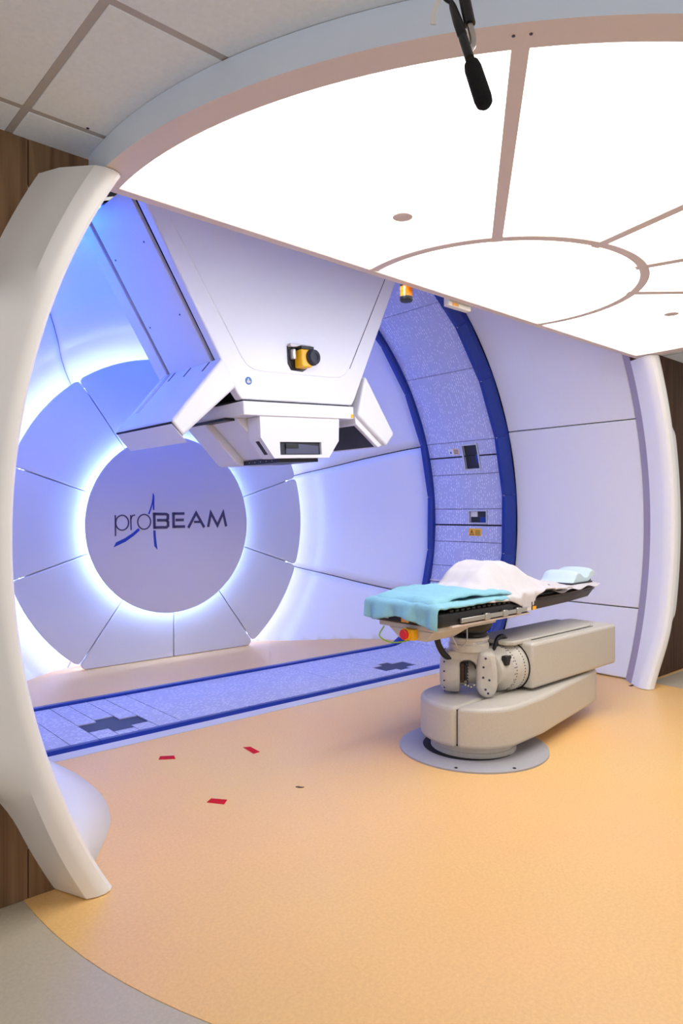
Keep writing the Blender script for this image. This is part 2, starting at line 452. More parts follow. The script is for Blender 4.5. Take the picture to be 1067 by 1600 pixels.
letter([([(2.977, 1.487), (2.981, 1.338)], TH, False), ([(2.979, 1.440), (2.984, 1.465), (2.998, 1.482), (3.022, 1.487)], TH, False)], 'ink')
letter([(ell(3.119, 1.419, 0.069, 0.074), TH, True)], 'ink')
letter([([(3.226, 1.512), (3.230, 1.347)], BD, False),
        ([(3.226, 1.498), (3.360, 1.496), (3.378, 1.486), (3.378, 1.448), (3.362, 1.434), (3.258, 1.434)], BD, False),
        ([(3.362, 1.432), (3.380, 1.415), (3.380, 1.376), (3.362, 1.361), (3.229, 1.361)], BD, False)], 'ink')
letter([([(3.440, 1.514), (3.443, 1.352)], BD, False), ([(3.440, 1.501), (3.567, 1.502)], BD, False),
        ([(3.465, 1.435), (3.560, 1.436)], BD, False), ([(3.443, 1.366), (3.574, 1.367)], BD, False)], 'ink')
letter([([(3.612, 1.352), (3.704, 1.508), (3.802, 1.355)], BD, False), ([(3.680, 1.414), (3.755, 1.413)], 0.024, False)], 'ink')
letter([([(3.849, 1.358), (3.882, 1.510), (3.964, 1.374), (4.036, 1.512), (4.074, 1.362)], BD, False)], 'ink')
def swoosh(pts):
    return prism('swoosh', [LG(p) for p in pts], DY - 0.004, DY + 0.001, XZ, 'inkblue', disc, smooth=0)
swoosh([(3.212, 1.713), (3.228, 1.682), (3.228, 1.538), (3.213, 1.538), (3.211, 1.600), (3.194, 1.545), (3.175, 1.495), (3.160, 1.497), (3.180, 1.545), (3.198, 1.600), (3.208, 1.655)])
swoosh([(3.055, 1.357), (3.072, 1.336), (3.011, 1.283), (2.925, 1.226), (2.802, 1.173), (2.827, 1.221), (2.920, 1.262), (2.998, 1.310)])
swoosh([(3.217, 1.332), (3.240, 1.331), (3.247, 1.242), (3.262, 1.135), (3.229, 1.172), (3.221, 1.255)])

# ------------------------------------------------------------------ belt and blue rails
BR, FIL = 2.85, 0.6
DXF = math.sqrt((BR - FIL) ** 2 - (ZC - FIL) ** 2)     # fillet centre offset
AT = math.atan2(-(ZC - FIL), DXF)                      # tangent angle on the circle
L_ARC = lambda a0, a1: BR * abs(a1 - a0)
def path_point(s):
    """belt section by arc length: s = 0 at angle 0 on the right wall, growing downwards over the floor to the left wall; negative = upwards. Returns (x, z, nx, nz) with the normal towards the bore"""
    s1 = BR * -AT
    fl_ang = PI / 2 + AT                                # turn of the fillet
    s2 = s1 + FIL * fl_ang
    xr, xl = X0 + DXF, X0 - DXF
    s3 = s2 + (xr - xl); s4 = s3 + FIL * fl_ang
    if s <= s1:
        a = -s / BR; return X0 + BR * math.cos(a), ZC + BR * math.sin(a), -math.cos(a), -math.sin(a)
    if s <= s2:
        a = AT - (s - s1) / FIL; return xr + FIL * math.cos(a), FIL + FIL * math.sin(a), -math.cos(a), -math.sin(a)
    if s <= s3: return xr - (s - s2), 0.0, 0.0, 1.0
    if s <= s4:
        a = -PI / 2 - (s - s3) / FIL; return xl + FIL * math.cos(a), FIL + FIL * math.sin(a), -math.cos(a), -math.sin(a)
    a = PI - AT - (s - s4) / BR; return X0 + BR * math.cos(a), ZC + BR * math.sin(a), -math.cos(a), -math.sin(a)
S_FL0 = BR * -AT + FIL * (PI / 2 + AT); S_FL1 = S_FL0 + 2 * DXF
def s_of_x(x): return S_FL0 + (X0 + DXF - x)
def s_of_a(deg): return -BR * R(deg)
TOTAL = S_FL1 + FIL * (PI / 2 + AT) + BR * (PI + AT) * 0 + BR * -AT
S_END = S_FL1 + FIL * (PI / 2 + AT) + BR * -AT + BR * PI   # back round to the right wall (angle 0)
S_LEFT = S_FL1 + FIL * (PI / 2 + AT) + BR * -AT            # angle 180

belt = empty('moving_belt', 'lavender belt of slats with white dashes running round the bore and floor', 'belt')
BY_A, BY_B = 4.483, 5.469
def belt_slat(s0, s1, name='slat', m='belt', y0=BY_A, y1=BY_B, lift=0.0, th=0.025, cut=None, parent=None):
    n = max(2, int(abs(s1 - s0) / 0.07) + 1)
    v = []; uvs = []; f = []
    for i in range(n):
        s = s0 + (s1 - s0) * i / (n - 1); x, z, nx, nz = path_point(s)
        for y, d in ((y0, lift), (y1, lift), (y1, lift - th), (y0, lift - th)):
            v.append((x + nx * d, y, z + nz * d)); uvs.append((y, s))
    for i in range(n - 1):
        for j in range(4): f.append((i * 4 + j, i * 4 + (j + 1) % 4, (i + 1) * 4 + (j + 1) % 4, (i + 1) * 4 + j))
    f.append((0, 1, 2, 3)); f.append(tuple((n - 1) * 4 + j for j in (3, 2, 1, 0)))
    me = bpy.data.meshes.new(name); me.from_pydata(v, [], f)
    ul = me.uv_layers.new(name='belt')
    for lp in me.loops: ul.data[lp.index].uv = uvs[lp.vertex_index]
    bm = bmesh.new(); bm.from_mesh(me); bmesh.ops.recalc_face_normals(bm, faces=bm.faces); bm.to_mesh(me); bm.free()
    return finish(name, me, m, parent or belt, smooth=30)
g = 0.003
# joints round the right wall: dark joints every 15.8 degrees with thin ones four degrees to either side
wallj = [-14.0, -10.4, -4.7, -0.8, 2.9, 10.9, 15.0, 18.5, 34.6, 50.6, 59.5]
def split_y(s0, s1, ya, yb):
    """slat with an opening between ya and yb: two side pieces"""
    belt_slat(s0, s1, y0=BY_A, y1=ya); belt_slat(s0, s1, y0=yb, y1=BY_B)
edges = [s_of_a(a) for a in wallj]
dark = {-0.8, 15.0}
open_wall = [(12.1, 17.5, 4.765, 4.96), (-0.2, 2.35, 4.725, 4.955)]
for i in range(len(wallj) - 1):
    a0, a1 = wallj[i], wallj[i + 1]
    g0 = 0.009 if round(a0, 1) in dark else g
    g1 = 0.009 if round(a1, 1) in dark else g
    s0, s1 = s_of_a(a0) - g0, s_of_a(a1) + g1
    hole = None
    for h0, h1, ya, yb in open_wall:
        lo, hi = max(a0, h0), min(a1, h1)
        if hi - lo > 0.3: hole = (lo, hi, ya, yb)
    if hole:
        lo, hi, ya, yb = hole
        split_y(s0, s1, ya, yb)
        if lo - a0 > 0.3: belt_slat(s0, s_of_a(lo), y0=ya, y1=yb)
        if a1 - hi > 0.3: belt_slat(s_of_a(hi), s1, y0=ya, y1=yb)
    else: belt_slat(s0, s1)
# lower right wall and floor
fl = [5.22, 5.13, 4.98, 4.84, 4.70, 4.10, 2.46, 2.28, 2.14, 1.99, 1.85, 1.66]
sj = [s_of_a(wallj[0]) + 0.02, s_of_a(-18.4), S_FL0 - 0.22] + [s_of_x(x) for x in fl] + [S_FL1 + 0.05, S_LEFT - 0.8, S_LEFT - 0.4, S_LEFT]
openings = {(5.13, 4.98): (4.66, 4.86), (4.98, 4.84): (4.60, 4.93), (4.84, 4.70): (4.66, 4.86),
            (2.28, 2.14): (4.67, 4.87), (2.14, 1.99): (4.61, 4.97), (1.99, 1.85): (4.70, 4.91)}
for i in range(len(sj) - 1):
    s0, s1 = sj[i] + g, sj[i + 1] - g
    op = None
    for (xr, xl), yy in openings.items():
        if abs(sj[i] - s_of_x(xr)) < 1e-6 and abs(sj[i + 1] - s_of_x(xl)) < 1e-6: op = yy
    if op: split_y(s0, s1, *op)
    else: belt_slat(s0, s1)
# left wall up to the crown
for k in range(4): belt_slat(S_LEFT + 0.63 * k + g, S_LEFT + 0.63 * (k + 1) - g)
# dark sheet under the slats
belt_slat(s_of_a(59.5), S_LEFT + 0.1, name='under_sheet', m='gap', lift=-0.03, th=0.02)
# bottom of the two floor hatches
for ox in (4.62, 1.78):
    box('hatch_floor', (ox, ox + 0.62, 4.56, 5.02, -0.020, -0.008), 'hatch', belt)
# ledge under the wall slats (seen just above the blankets)
belt_slat(s_of_a(wallj[0]) - 0.004, s_of_a(wallj[0]) + 0.016, name='ledge', m='frame', lift=0.012)
# frames and insides of the two wall openings
def wall_frame(a0, a1, ya, yb, wd=0.018):
    fr = []
    for (b0, b1, y0, y1) in ((a0 - 0.35, a0, ya - wd, yb + wd), (a1, a1 + 0.35, ya - wd, yb + wd), (a0, a1, ya - wd, ya), (a0, a1, yb, yb + wd)):
        belt_slat(s_of_a(b0), s_of_a(b1), name='hatch_frame', m='steel', y0=y0, y1=y1, lift=0.008, th=0.014)
    belt_slat(s_of_a(a0), s_of_a(a1), name='hatch_back', m='mech', y0=ya, y1=yb, lift=-0.028, th=0.006)
wall_frame(12.1, 17.5, 4.765, 4.96)
belt_slat(s_of_a(13.3), s_of_a(15.2), name='hatch_bracket', m='blue', y0=4.772, y1=4.81, lift=-0.012, th=0.016)
belt_slat(s_of_a(14.9), s_of_a(15.1), name='hatch_bar', m='black', y0=4.765, y1=4.96, lift=-0.012, th=0.016)
wall_frame(-0.2, 2.35, 4.725, 4.955)
belt_slat(s_of_a(1.1), s_of_a(2.3), name='hatch_plate', m='paper', y0=4.86, y1=4.95, lift=-0.014, th=0.012)
belt_slat(s_of_a(-0.15), s_of_a(1.0), name='hatch_bracket', m='blue', y0=4.735, y1=4.82, lift=-0.014, th=0.012)
# stickers
s_ = belt_slat(s_of_a(-3.25), s_of_a(-1.55), name='warning_sticker', m='yellow', y0=4.79, y1=4.965, lift=0.002, th=0.002); s_['label'] = 'yellow laser warning sticker'
s_ = belt_slat(s_of_a(15.6), s_of_a(17.0), name='warning_sticker', m='beigelab', y0=5.02, y1=5.10, lift=0.002, th=0.002); s_['label'] = 'small amber warning sticker beside the upper hatch'
belt_slat(s_of_a(15.6), s_of_a(17.0), name='notice_sticker', m='paper', y0=5.10, y1=5.17, lift=0.002, th=0.002)
def belt_flat(pts, m, name, lift=0.0035):
    """small flat mark on the wall part of the belt: pts of (degrees, y)"""
    v = [P(BR - lift, R(a), y) for a, y in pts]; obj(name, v, [tuple(range(len(v)))], m, belt, smooth=0)
for k in range(3):       # triangle outline
    T = [(-3.05, 4.955), (-3.05, 4.89), (-1.75, 4.9225)]; C = (-2.62, 4.9225); I = [(C[0] + (a - C[0]) * 0.72, C[1] + (y - C[1]) * 0.72) for a, y in T]
    j = (k + 1) % 3; belt_flat([T[k], T[j], I[j], I[k]], 'black', 'warning_symbol')
belt_flat([(-2.75, 4.928), (-2.75, 4.917), (-2.2, 4.917), (-2.2, 4.928)], 'black', 'warning_symbol')
for k in range(4): belt_flat([(-2.0 - 0.32 * k, 4.875), (-2.0 - 0.32 * k, 4.805), (-2.12 - 0.32 * k, 4.805), (-2.12 - 0.32 * k, 4.875)], 'black', 'printed_line')
for k in range(3): belt_flat([(16.7 - 0.35 * k, 5.09), (16.7 - 0.35 * k, 5.03), (16.55 - 0.35 * k, 5.03), (16.55 - 0.35 * k, 5.09)], 'ink', 'printed_line')
belt_flat([(16.4, 5.145), (16.4, 5.125), (15.9, 5.125), (15.9, 5.145)], 'inkblue', 'printed_symbol')

def rail(label, ya, yb, front):
    t = empty('blue_rail', label, 'rail', 'blue rails either side of the belt')
    # section in (d towards the bore, y): chamfered bar
    h = 0.055
    if front: sec = [(-0.09, ya), (-0.02, ya), (h, ya + 0.05), (h, yb - 0.015), (0.03, yb), (-0.09, yb)]
    else: sec = [(-0.09, ya), (0.03, ya), (h, ya + 0.015), (h, yb - 0.055), (-0.02, yb), (-0.09, yb)]
    st = [s_of_a(a) for a in [57.5 - 12.9 * k for k in range(0, 7)]]         # 70 .. -20.3
    st += [s_of_a(-19.9) + 0.30, S_FL0 - 0.06]
    st += [S_FL0 + 2 * DXF * q for q in (0.0, 0.28, 0.62, 0.9, 1.0)][1:]
    st += [S_FL1 + 0.32, S_LEFT - 1.0, S_LEFT - 0.5, S_LEFT, S_LEFT + 0.65, S_LEFT + 1.3, S_LEFT + 1.95, S_LEFT + 2.5]
    hs = lambda s: 0.0 if True else 0
    for i in range(len(st) - 1):
        A, B = path_point(st[i]), path_point(st[i + 1])
        v = []
        for q in (A, B):
            x, z, nx, nz = q
            for d, y in sec:
                # on the floor the rail lies low
                k = 0.35 + 0.65 * min(1, max(0, (z - 0.02) / 0.3)) if abs(nz) > 0.5 and z < 0.6 else 1.0
                dd = d * k if d > 0 else d
                v.append((x + nx * dd, y, z + nz * dd))
        n = len(sec)
        f = [tuple(range(n)), tuple(range(2 * n - 1, n - 1, -1))] + [(j, (j + 1) % n, n + (j + 1) % n, n + j) for j in range(n)]
        so = obj('rail_segment', v, f, 'blue', t, smooth=0, bevel=0.004)
        if st[i] < S_FL0 - 0.5:
            x, z, nx, nz = A
            yc = (ya + 0.03) if front else (yb - 0.035)
            yv = [(yc + (0.03 if front else -0.03))]
            for y in yv:
                p = Vector((x + nx * 0.053, y, z + nz * 0.053)); lathe('bolt', p, (nx, 0, nz), [(0.007, 0), (0.007, 0.004), (0.003, 0.007)], 'bolt', so, n=8)
    return t
rail('dark blue segmented rail in front of the belt, nearer the couch', 4.378, 4.482, True)
rail('dark blue segmented rail behind the belt, nearer the glowing wall', 5.47, 5.585, False)

# blue light strips in the crown of the bore and unseen cool fill strips added for the nozzle face
for a0, a1, lab in ((102, 150, 'blue light strip in the crown left of the nozzle'), (58, 84, 'blue light strip in the crown right of the nozzle')):
    an = arc(24, R(a0), R(a1))
    o = sweep('blue_light_strip', [(2.84, 5.62), (2.80, 5.62), (2.80, 5.66), (2.84, 5.66)], an, 'blueled'); tag(o, lab, 'light')
for xa, xb, lab in ((2.2, 2.86, 'short added cool fill strip behind the ceiling light edge, left of the beacon'), (3.76, 4.7, 'longer added cool fill strip behind the ceiling light edge, right of the sensor')):
    o = box('cool_fill_strip', (xa, xb, 2.807, 2.82, 2.872, 2.95), 'coolfill'); tag(o, lab, 'light')

# ------------------------------------------------------------------ side walls, portal arches
# wood walls left and right of the arch
def wood_wall(name, xs, left, label, wm='wood'):
    t = empty(name, label, 'wall', kind='structure')
    for i in range(len(xs) - 1):
        x0, x1 = xs[i] + 0.002, xs[i + 1] - 0.002
        pts = []
        # board outline limited by the circle r = 2.94
        def zlim(x):
            d = 2.83 ** 2 - (x - X0) ** 2
            return None if d <= 0 else math.sqrt(d)
        n = 10; xsn = [x0 + (x1 - x0) * k / n for k in range(n + 1)]
        top = [(x, 3.02) for x in xsn]; 
        if all(zlim(x) is None for x in xsn):
            prism('board', [(x0, 0.0), (x1, 0.0), (x1, 3.02), (x0, 3.02)], 2.83, 2.86, XZ, wm, t, bevel=0.002)
        else:
            up = [(x, 3.02) for x in reversed(xsn) if ZC + (zlim(x) or 0) < 3.02]
            if not up: continue
            xs2 = sorted(x for x, _ in up)
            pu = [(x, ZC + (zlim(x) or 0)) for x in xs2] + [(x, 3.02) for x in reversed(xs2)]
            pl = [(x, 0.0) for x in xs2] + [(x, max(0.001, ZC - (zlim(x) or 0))) for x in reversed(xs2)]
            prism('board', pu, 2.83, 2.86, XZ, wm, t, smooth=0)
            if min(z for _, z in pl[len(xs2):]) > 0.0: prism('board', pl, 2.83, 2.86, XZ, wm, t, smooth=0)
    b0, b1 = (-2.0, 0.95) if left else (6.05, 8.5)
    cx = [(b0, -0.05), (b1, -0.05)] if left else [(b1, -0.05), (b0, -0.05)]
    return t
wood_wall('wall_left', [-2.0, -1.4, -0.8, -0.2, 0.34, 0.876, 1.30], True, 'oak laminate wall boards left of the white arch')
wood_wall('wall_right_wood', [5.70, 6.12, 6.72, 7.3, 7.9, 8.5], False, 'dark brown wood wall boards right of the white arch', 'dark_wood')
# bulkhead closing the bore above the ceiling
hd = [(X0 + 3.2 * math.cos(a), ZC + 3.2 * math.sin(a)) for a in arc(40, R(28.5), R(151.5))]
tag(prism('wall_header', hd, 2.93, 2.96, XZ, 'white'), 'white bulkhead above the ceiling light closing the bore', 'wall', kind='structure')

def lerp(a, b, t): return a + (b - a) * t
def sm(x): x = min(1, max(0, x)); return x * x * (3 - 2 * x)
def arch_prof(a):
    d = abs(math.degrees(math.atan2(math.sin(a), abs(math.cos(a)))))
    k = sm((d - 15.5) / 5.0)                       # the flat outer facet fades out beside the axis height
    dy = -0.045 * (1 - sm((d - 18) / 12)) if math.sin(a) < 0 else -0.045
    ro = 2.985 - (0.090 * sm((d - 14) / 9) if math.sin(a) < 0 else 0.02 * k)      # narrower towards the foot
    cr = (2.832, 2.668)
    ch = lambda t: (lerp(cr[0], ro, t), lerp(cr[1], 2.845, t))                      # flat facet from crease to wall
    rd = [(2.985, 2.765), (2.965, 2.725), (2.93, 2.690), (2.88, 2.672)]
    fc = [ch(1.0), ch(0.88), ch(0.62), ch(0.30)]
    b = [(ro, 2.85)] + [(min(ro, lerp(p[0], q[0], k)), lerp(p[1], q[1], k)) for p, q in zip(rd, fc)] + [cr,
         (2.80, 2.656), (2.772, 2.657), (2.749, 2.669), (2.735, 2.692), (2.733, 2.735), (2.755, 2.782)]
    return [(r, y + dy * (1 if y < 2.80 else 0)) for r, y in b] + [(2.832, 2.876), (2.86, 2.876), (2.88, 2.872)]
ztop = math.asin((2.842 - ZC) / 2.72); zbot = math.asin((ZC - 0.001) / 2.72)
def arch(side, label):
    t = empty('portal_arch', label, 'arch', 'white portal arch halves')
    if side < 0: angs = arc(80, PI - ztop - 0.03, PI + zbot + 0.05)
    else: angs = arc(80, ztop + 0.03, -zbot - 0.05)
    def clampv(v):
        return v
    v = []; f = []; k = len(arch_prof(0))
    for a in angs: v += [P(r, a, y) for r, y in arch_prof(a)]
    for i in range(len(angs) - 1):
        for j in range(k): f.append((i * k + j, i * k + (j + 1) % k, (i + 1) * k + (j + 1) % k, (i + 1) * k + j))
    f.append(tuple(range(k))); f.append(tuple(range(len(angs) * k - 1, (len(angs) - 1) * k - 1, -1)))
    me = bpy.data.meshes.new('shell'); me.from_pydata(v, [], f)
    bm = bmesh.new(); bm.from_mesh(me)
    for co, no in (((0, 0, 0.004), (0, 0, -1)), ((0, 0, 2.842), (0, 0, 1))):
        r = bmesh.ops.bisect_plane(bm, geom=bm.verts[:] + bm.edges[:] + bm.faces[:], plane_co=co, plane_no=no, clear_outer=True)
        bmesh.ops.holes_fill(bm, edges=[e for e in r['geom_cut'] if isinstance(e, bmesh.types.BMEdge)], sides=0)
    bmesh.ops.recalc_face_normals(bm, faces=bm.faces); bm.to_mesh(me); bm.free()
    finish('shell', me, 'shell', t, smooth=28)
    return t
archL = arch(-1, 'white moulded arch half at the left beside the camera')
archR = arch(1, 'white moulded arch half at the right beyond the couch')
# mauve trim strip behind each arch half
for side, par in ((-1, archL), (1, archR)):
    angs = arc(54, ztop + 0.15, -zbot + 0.02) if side > 0 else arc(54, PI - ztop - 0.15, PI + zbot - 0.02)
    sweep('reveal_strip', [(2.836, 2.877), (2.934, 2.984), (2.955, 2.984), (2.87, 2.877)], angs, 'strip', par)
# flared skirt at the foot of the left arch
sk = []
base = [(1.16, 2.90), (1.27, 3.06), (1.37, 3.22), (1.435, 3.38), (1.48, 3.55), (1.50, 3.75), (1.50, 4.0), (1.47, 4.26)]
bs = spline([(x, y, 0) for x, y in base], 4); n = len(bs); H_ = 7
v = []; f = []
for j in range(H_):
    t_ = j / (H_ - 1)
    for i, p in enumerate(bs):
        xt = 0.74; k_ = (1 - t_) ** 1.6
        v.append((xt + (p.x - xt) * k_ - 0.0, p.y, 0.004 + 0.50 * t_ ** 0.8))
for j in range(H_ - 1):
    for i in range(n - 1): f.append((j * n + i, j * n + i + 1, (j + 1) * n + i + 1, (j + 1) * n + i))
o = obj('arch_skirt', v, f, 'bowl', smooth=60)
o.modifiers.new('thick', 'SOLIDIFY').thickness = 0.015
o.parent = archL; o['label'] = 'pale flared skirt at the foot of the arch'

# ------------------------------------------------------------------ ceiling
ZT = 2.96
cl = empty('ceiling', 'suspended ceiling of beige mineral tiles with grey bars', 'ceiling', kind='structure')
gx = [0.805 + 0.71 * k for k in range(-4, 11)]; gy = [1.915 + 0.71 * k for k in range(-5, 2)] + [2.93]
for i in range(len(gx) - 1):
    for j in range(len(gy) - 1):
        box('ceiling_tile', (gx[i] + 0.014, gx[i + 1] - 0.014, gy[j] + 0.014, gy[j + 1] - (0.014 if j < len(gy) - 2 else 0), ZT + random.uniform(0, 0.0015), ZT + 0.02), 'tile', cl, bevel=0.003)
for x in gx: box('ceiling_bar', (x - 0.0135, x + 0.0135, gy[0], 2.93, ZT + 0.003, ZT + 0.018), 'tbar', cl)
for y in gy[:-1]: box('ceiling_bar', (gx[0], gx[-1], y - 0.0135, y + 0.0135, ZT + 0.0025, ZT + 0.0175), 'tbar', cl)
box('ceiling_slab', (gx[0], gx[-1], gy[0], 2.93, ZT + 0.021, ZT + 0.04), 'tbar', cl)
for x, y in ((1.02, 2.60),):
    cyl('ceiling_screw', (x, y, ZT - 0.002), (x, y, ZT + 0.004), 0.006, 'screw', cl, n=8)

# ------------------------------------------------------------------ luminous ceiling light
LCX, LCY = 3.5, 2.6; RO_, RI_ = 2.405, 2.294; ZL = 2.845; YE = 2.805
cg = empty('ceiling_light', 'large half round luminous ceiling with taupe spokes and ring', 'ceiling light')
def half(r, ycut, n=96):
    a0 = math.asin(min(1, (ycut - LCY) / r))
    return [(LCX + r * math.cos(a), LCY + r * math.sin(a)) for a in arc(n, PI - a0, 2 * PI + a0)]
# outer frame ring
po, pi_ = half(RO_, YE), half(RI_, YE - 0.05)
v = [(x, y, ZL) for x, y in po] + [(x, y, ZL) for x, y in pi_] + [(x, y, ZT - 0.001) for x, y in po] + [(x, y, ZT - 0.001) for x, y in pi_]
n = len(po); f = []
for i in range(n - 1):
    f += [(i, i + 1, n + i + 1, n + i), (2 * n + i, 3 * n + i, 3 * n + i + 1, 2 * n + i + 1), (i, 2 * n + i, 2 * n + i + 1, i + 1), (n + i, n + i + 1, 3 * n + i + 1, 3 * n + i)]
for i in (0, n - 1): f.append((i, n + i, 3 * n + i, 2 * n + i))
o = obj('frame_rim', v, f, 'frame', cg, smooth=30)
o.data.materials.append(M['fascia'])
for p in o.data.polygons:
    c = p.center
    if abs(p.normal.z) < 0.3 and math.hypot(c.x - LCX, c.y - LCY) > RO_ - 0.03: p.material_index = 1
xe = math.sqrt(RO_ ** 2 - (YE - LCY) ** 2)
box('frame_edge', (LCX - xe + 0.02, LCX + xe - 0.02, YE - 0.05, YE, ZL - 0.001, ZT - 0.002), 'frame', cg, bevel=0.003)
# inner ring and spokes
SCY = 2.55; SRO, SRI = 0.872, 0.822
aq = math.asin((YE - 0.05 - SCY) / SRO)
an = arc(64, PI - aq, 2 * PI + aq); v = []; f = []
for a in an:
    for r, z in ((SRO, ZL), (SRI, ZL), (SRI, ZL + 0.02), (SRO, ZL + 0.02)): v.append((LCX + r * math.cos(a), SCY + r * math.sin(a), z))
for i in range(len(an) - 1):
    for j in range(4): f.append((i * 4 + j, i * 4 + (j + 1) % 4, (i + 1) * 4 + (j + 1) % 4, (i + 1) * 4 + j))
f.append((0, 1, 2, 3)); f.append(tuple(len(v) - 1 - j for j in range(4)))
obj('inner_ring', v, f, 'frame', cg)
spokes = [218.5, 254.5, 286, 317]
for d in spokes:
    a = R(d); ca, sa = math.cos(a), math.sin(a); wd = 0.026
    def xf(p, ca=ca, sa=sa): return (LCX + p[0] * ca - p[1] * sa, 2.575 + p[0] * sa + p[1] * ca, p[2])
    box('spoke', (SRO - 0.04, RI_ + 0.02, -wd, wd, ZL + 0.0005, ZL + 0.02), 'frame', cg, xf=xf)
    for rr in (RI_ + 0.045,):
        for q in (-0.02, 0.02):
            c = xf((rr, q * 1.2, ZL)); cyl('screw', c, (c[0], c[1], c[2] - 0.002), 0.005, 'screw', cg, n=8)
# luminous panes: one per field
def pane(poly):
    prism('light_pane', poly, ZL + 0.006, ZL + 0.03, XY, 'panel_light', cg, smooth=0)
aa = [PI - math.asin((YE - 0.05 - LCY) / RI_)] + [R(d) for d in spokes] + [2 * PI + math.asin((YE - 0.05 - LCY) / RI_)]
ia = [PI - aq] + [R(d) for d in spokes] + [2 * PI + aq]
for k in range(5):
    e = 0.004
    out = [(LCX + (RI_ + 0.005) * math.cos(a), LCY + (RI_ + 0.005) * math.sin(a)) for a in arc(28, aa[k] + e, aa[k + 1] - e)]
    inn = [(LCX + (SRO - 0.01) * math.cos(a), SCY + (SRO - 0.01) * math.sin(a)) for a in arc(28, ia[k + 1] - e * 2, ia[k] + e * 2)]
    pane(out + inn)
pane([(LCX + (SRI + 0.005) * math.cos(a), SCY + (SRI + 0.005) * math.sin(a)) for a in arc(48, PI - aq, 2 * PI + aq)])
for x, y in ((2.289, 2.166), (4.756, 2.018)):
    cyl('round_cover', (x, y, ZL + 0.008), (x, y, ZL - 0.002), 0.045, 'frame', cg, n=28)

# beacon and small sensor hung from the light's edge
bc = empty('warning_beacon', 'amber warning beacon with black caps hanging under the ceiling light edge', 'beacon')
BX, BYY = 3.055, 2.86
cyl('mount', (BX, BYY, 2.96), (BX, BYY, 2.90), 0.020, 'black', bc, n=16)
lathe('cap', (BX, BYY, 2.905), (0, 0, -1), [(0.030, 0), (0.040, 0.004), (0.040, 0.036), (0.036, 0.042)], 'black', bc, n=24)
lathe('lens', (BX, BYY, 2.864), (0, 0, -1), [(0.037, 0), (0.038, 0.006), (0.036, 0.012), (0.038, 0.02), (0.036, 0.03), (0.038, 0.04), (0.037, 0.062)], 'amber', bc, n=24)
lathe('bottom_cap', (BX, BYY, 2.803), (0, 0, -1), [(0.040, 0), (0.040, 0.018), (0.034, 0.026), (0.010, 0.027)], 'black', bc, n=24)
sn = empty('ceiling_sensor', 'small white sensor box with orange label under the ceiling light edge', 'sensor')
box('sensor_body', (3.40, 3.62, 2.815, 2.86, 2.815, 2.96), 'paper', sn, bevel=0.004)
box('label', (3.43, 3.49, 2.812, 2.8155, 2.820, 2.838), 'orangelab', sn)

# ------------------------------------------------------------------ nozzle (rotated 3.5 degrees about the bore axis)
TILT = R(3.5)
def NZ(u, q, y):
    c, s = math.cos(TILT), math.sin(TILT)
    return (X0 + u * c - q * s, y, ZC + u * s + q * c)
nz = empty('gantry_nozzle', 'large white wedge shaped beam nozzle hanging from the top of the bore', 'nozzle')
YF, YB = 4.38, 5.37
sl = 0.528
def side_u(q): return 0.72 + sl * (q - 1.27)
core = [(-0.53, 1.0), (0.53, 1.0), (0.69, 1.28), (side_u(2.42) - 0.03, 2.42), (-side_u(2.42) + 0.03, 2.42), (-0.69, 1.28)]
prism('core', core, YF + 0.03, YB - 0.02, NZ, 'void', nz)
# front cover with its inset raised panel
frontp = [(-0.56, 0.985), (0.56, 0.985), (0.60, 1.04), (0.72, 1.27), (side_u(2.42), 2.42), (-side_u(2.42), 2.42), (-0.72, 1.27), (-0.60, 1.04)]
prism('front_cover', frontp, YF, 4.472, NZ, 'white', nz, bevel=0.012, seg=3)
inset = [(-0.36, 1.205), (0.36, 1.205), (0.44, 1.215), (0.50, 1.245), (0.545, 1.30), (1.165, 2.37), (-1.165, 2.37), (-0.545, 1.30), (-0.50, 1.245), (-0.44, 1.215)]
def seam(pts, wd, m, y):
    v = []; f = []
    L, Rr = stroke_poly(pts, wd); n = len(L)
    for y_ in (y, y + 0.004): v += [NZ(p.x, p.y, y_) for p in L] + [NZ(p.x, p.y, y_) for p in Rr]
    for i in range(n - 1):
        f += [(i, i + 1, n + i + 1, n + i), (i, 2 * n + i, 2 * n + i + 1, i + 1), (n + i, n + i + 1, 3 * n + i + 1, 3 * n + i)]
    return obj('panel_joint', v, f, m, nz, smooth=0)
prism('inset_panel', inset, YF - 0.006, YF + 0.02, NZ, 'white', nz, bevel=0.006, seg=3)
seam([(1.17, 2.37), (0.552, 1.295)], 0.006, 'gap', YF - 0.0015)
# back cover
prism('back_cover', frontp, 5.21, YB, NZ, 'white', nz, bevel=0.008)
# flanks: three cover strips each side over the dark core, plus screws
for sgn in (-1, 1):
    for (ya, yb, nm) in ((4.522, 5.162, 'flank_panel'),):
        q0, q1 = 1.27, 2.41
        if nm == 'flank_panel':
            pass
        poly = [(sgn * side_u(q0), q0), (sgn * side_u(q1), q1), (sgn * (side_u(q1) - 0.05), q1), (sgn * (side_u(q0) - 0.05), q0)]
        prism(nm, poly, ya, yb, NZ, 'white', nz, bevel=0.004)
    for q, y in ((1.62, 4.62), (1.62, 5.10), (2.10, 4.62), (2.10, 5.10)):
        a = NZ(sgn * (side_u(q) - 0.002), q, y); b = NZ(sgn * (side_u(q) + 0.003), q - 0.002, y)
        cyl('screw', a, b, 0.007, 'screw', nz, n=8)
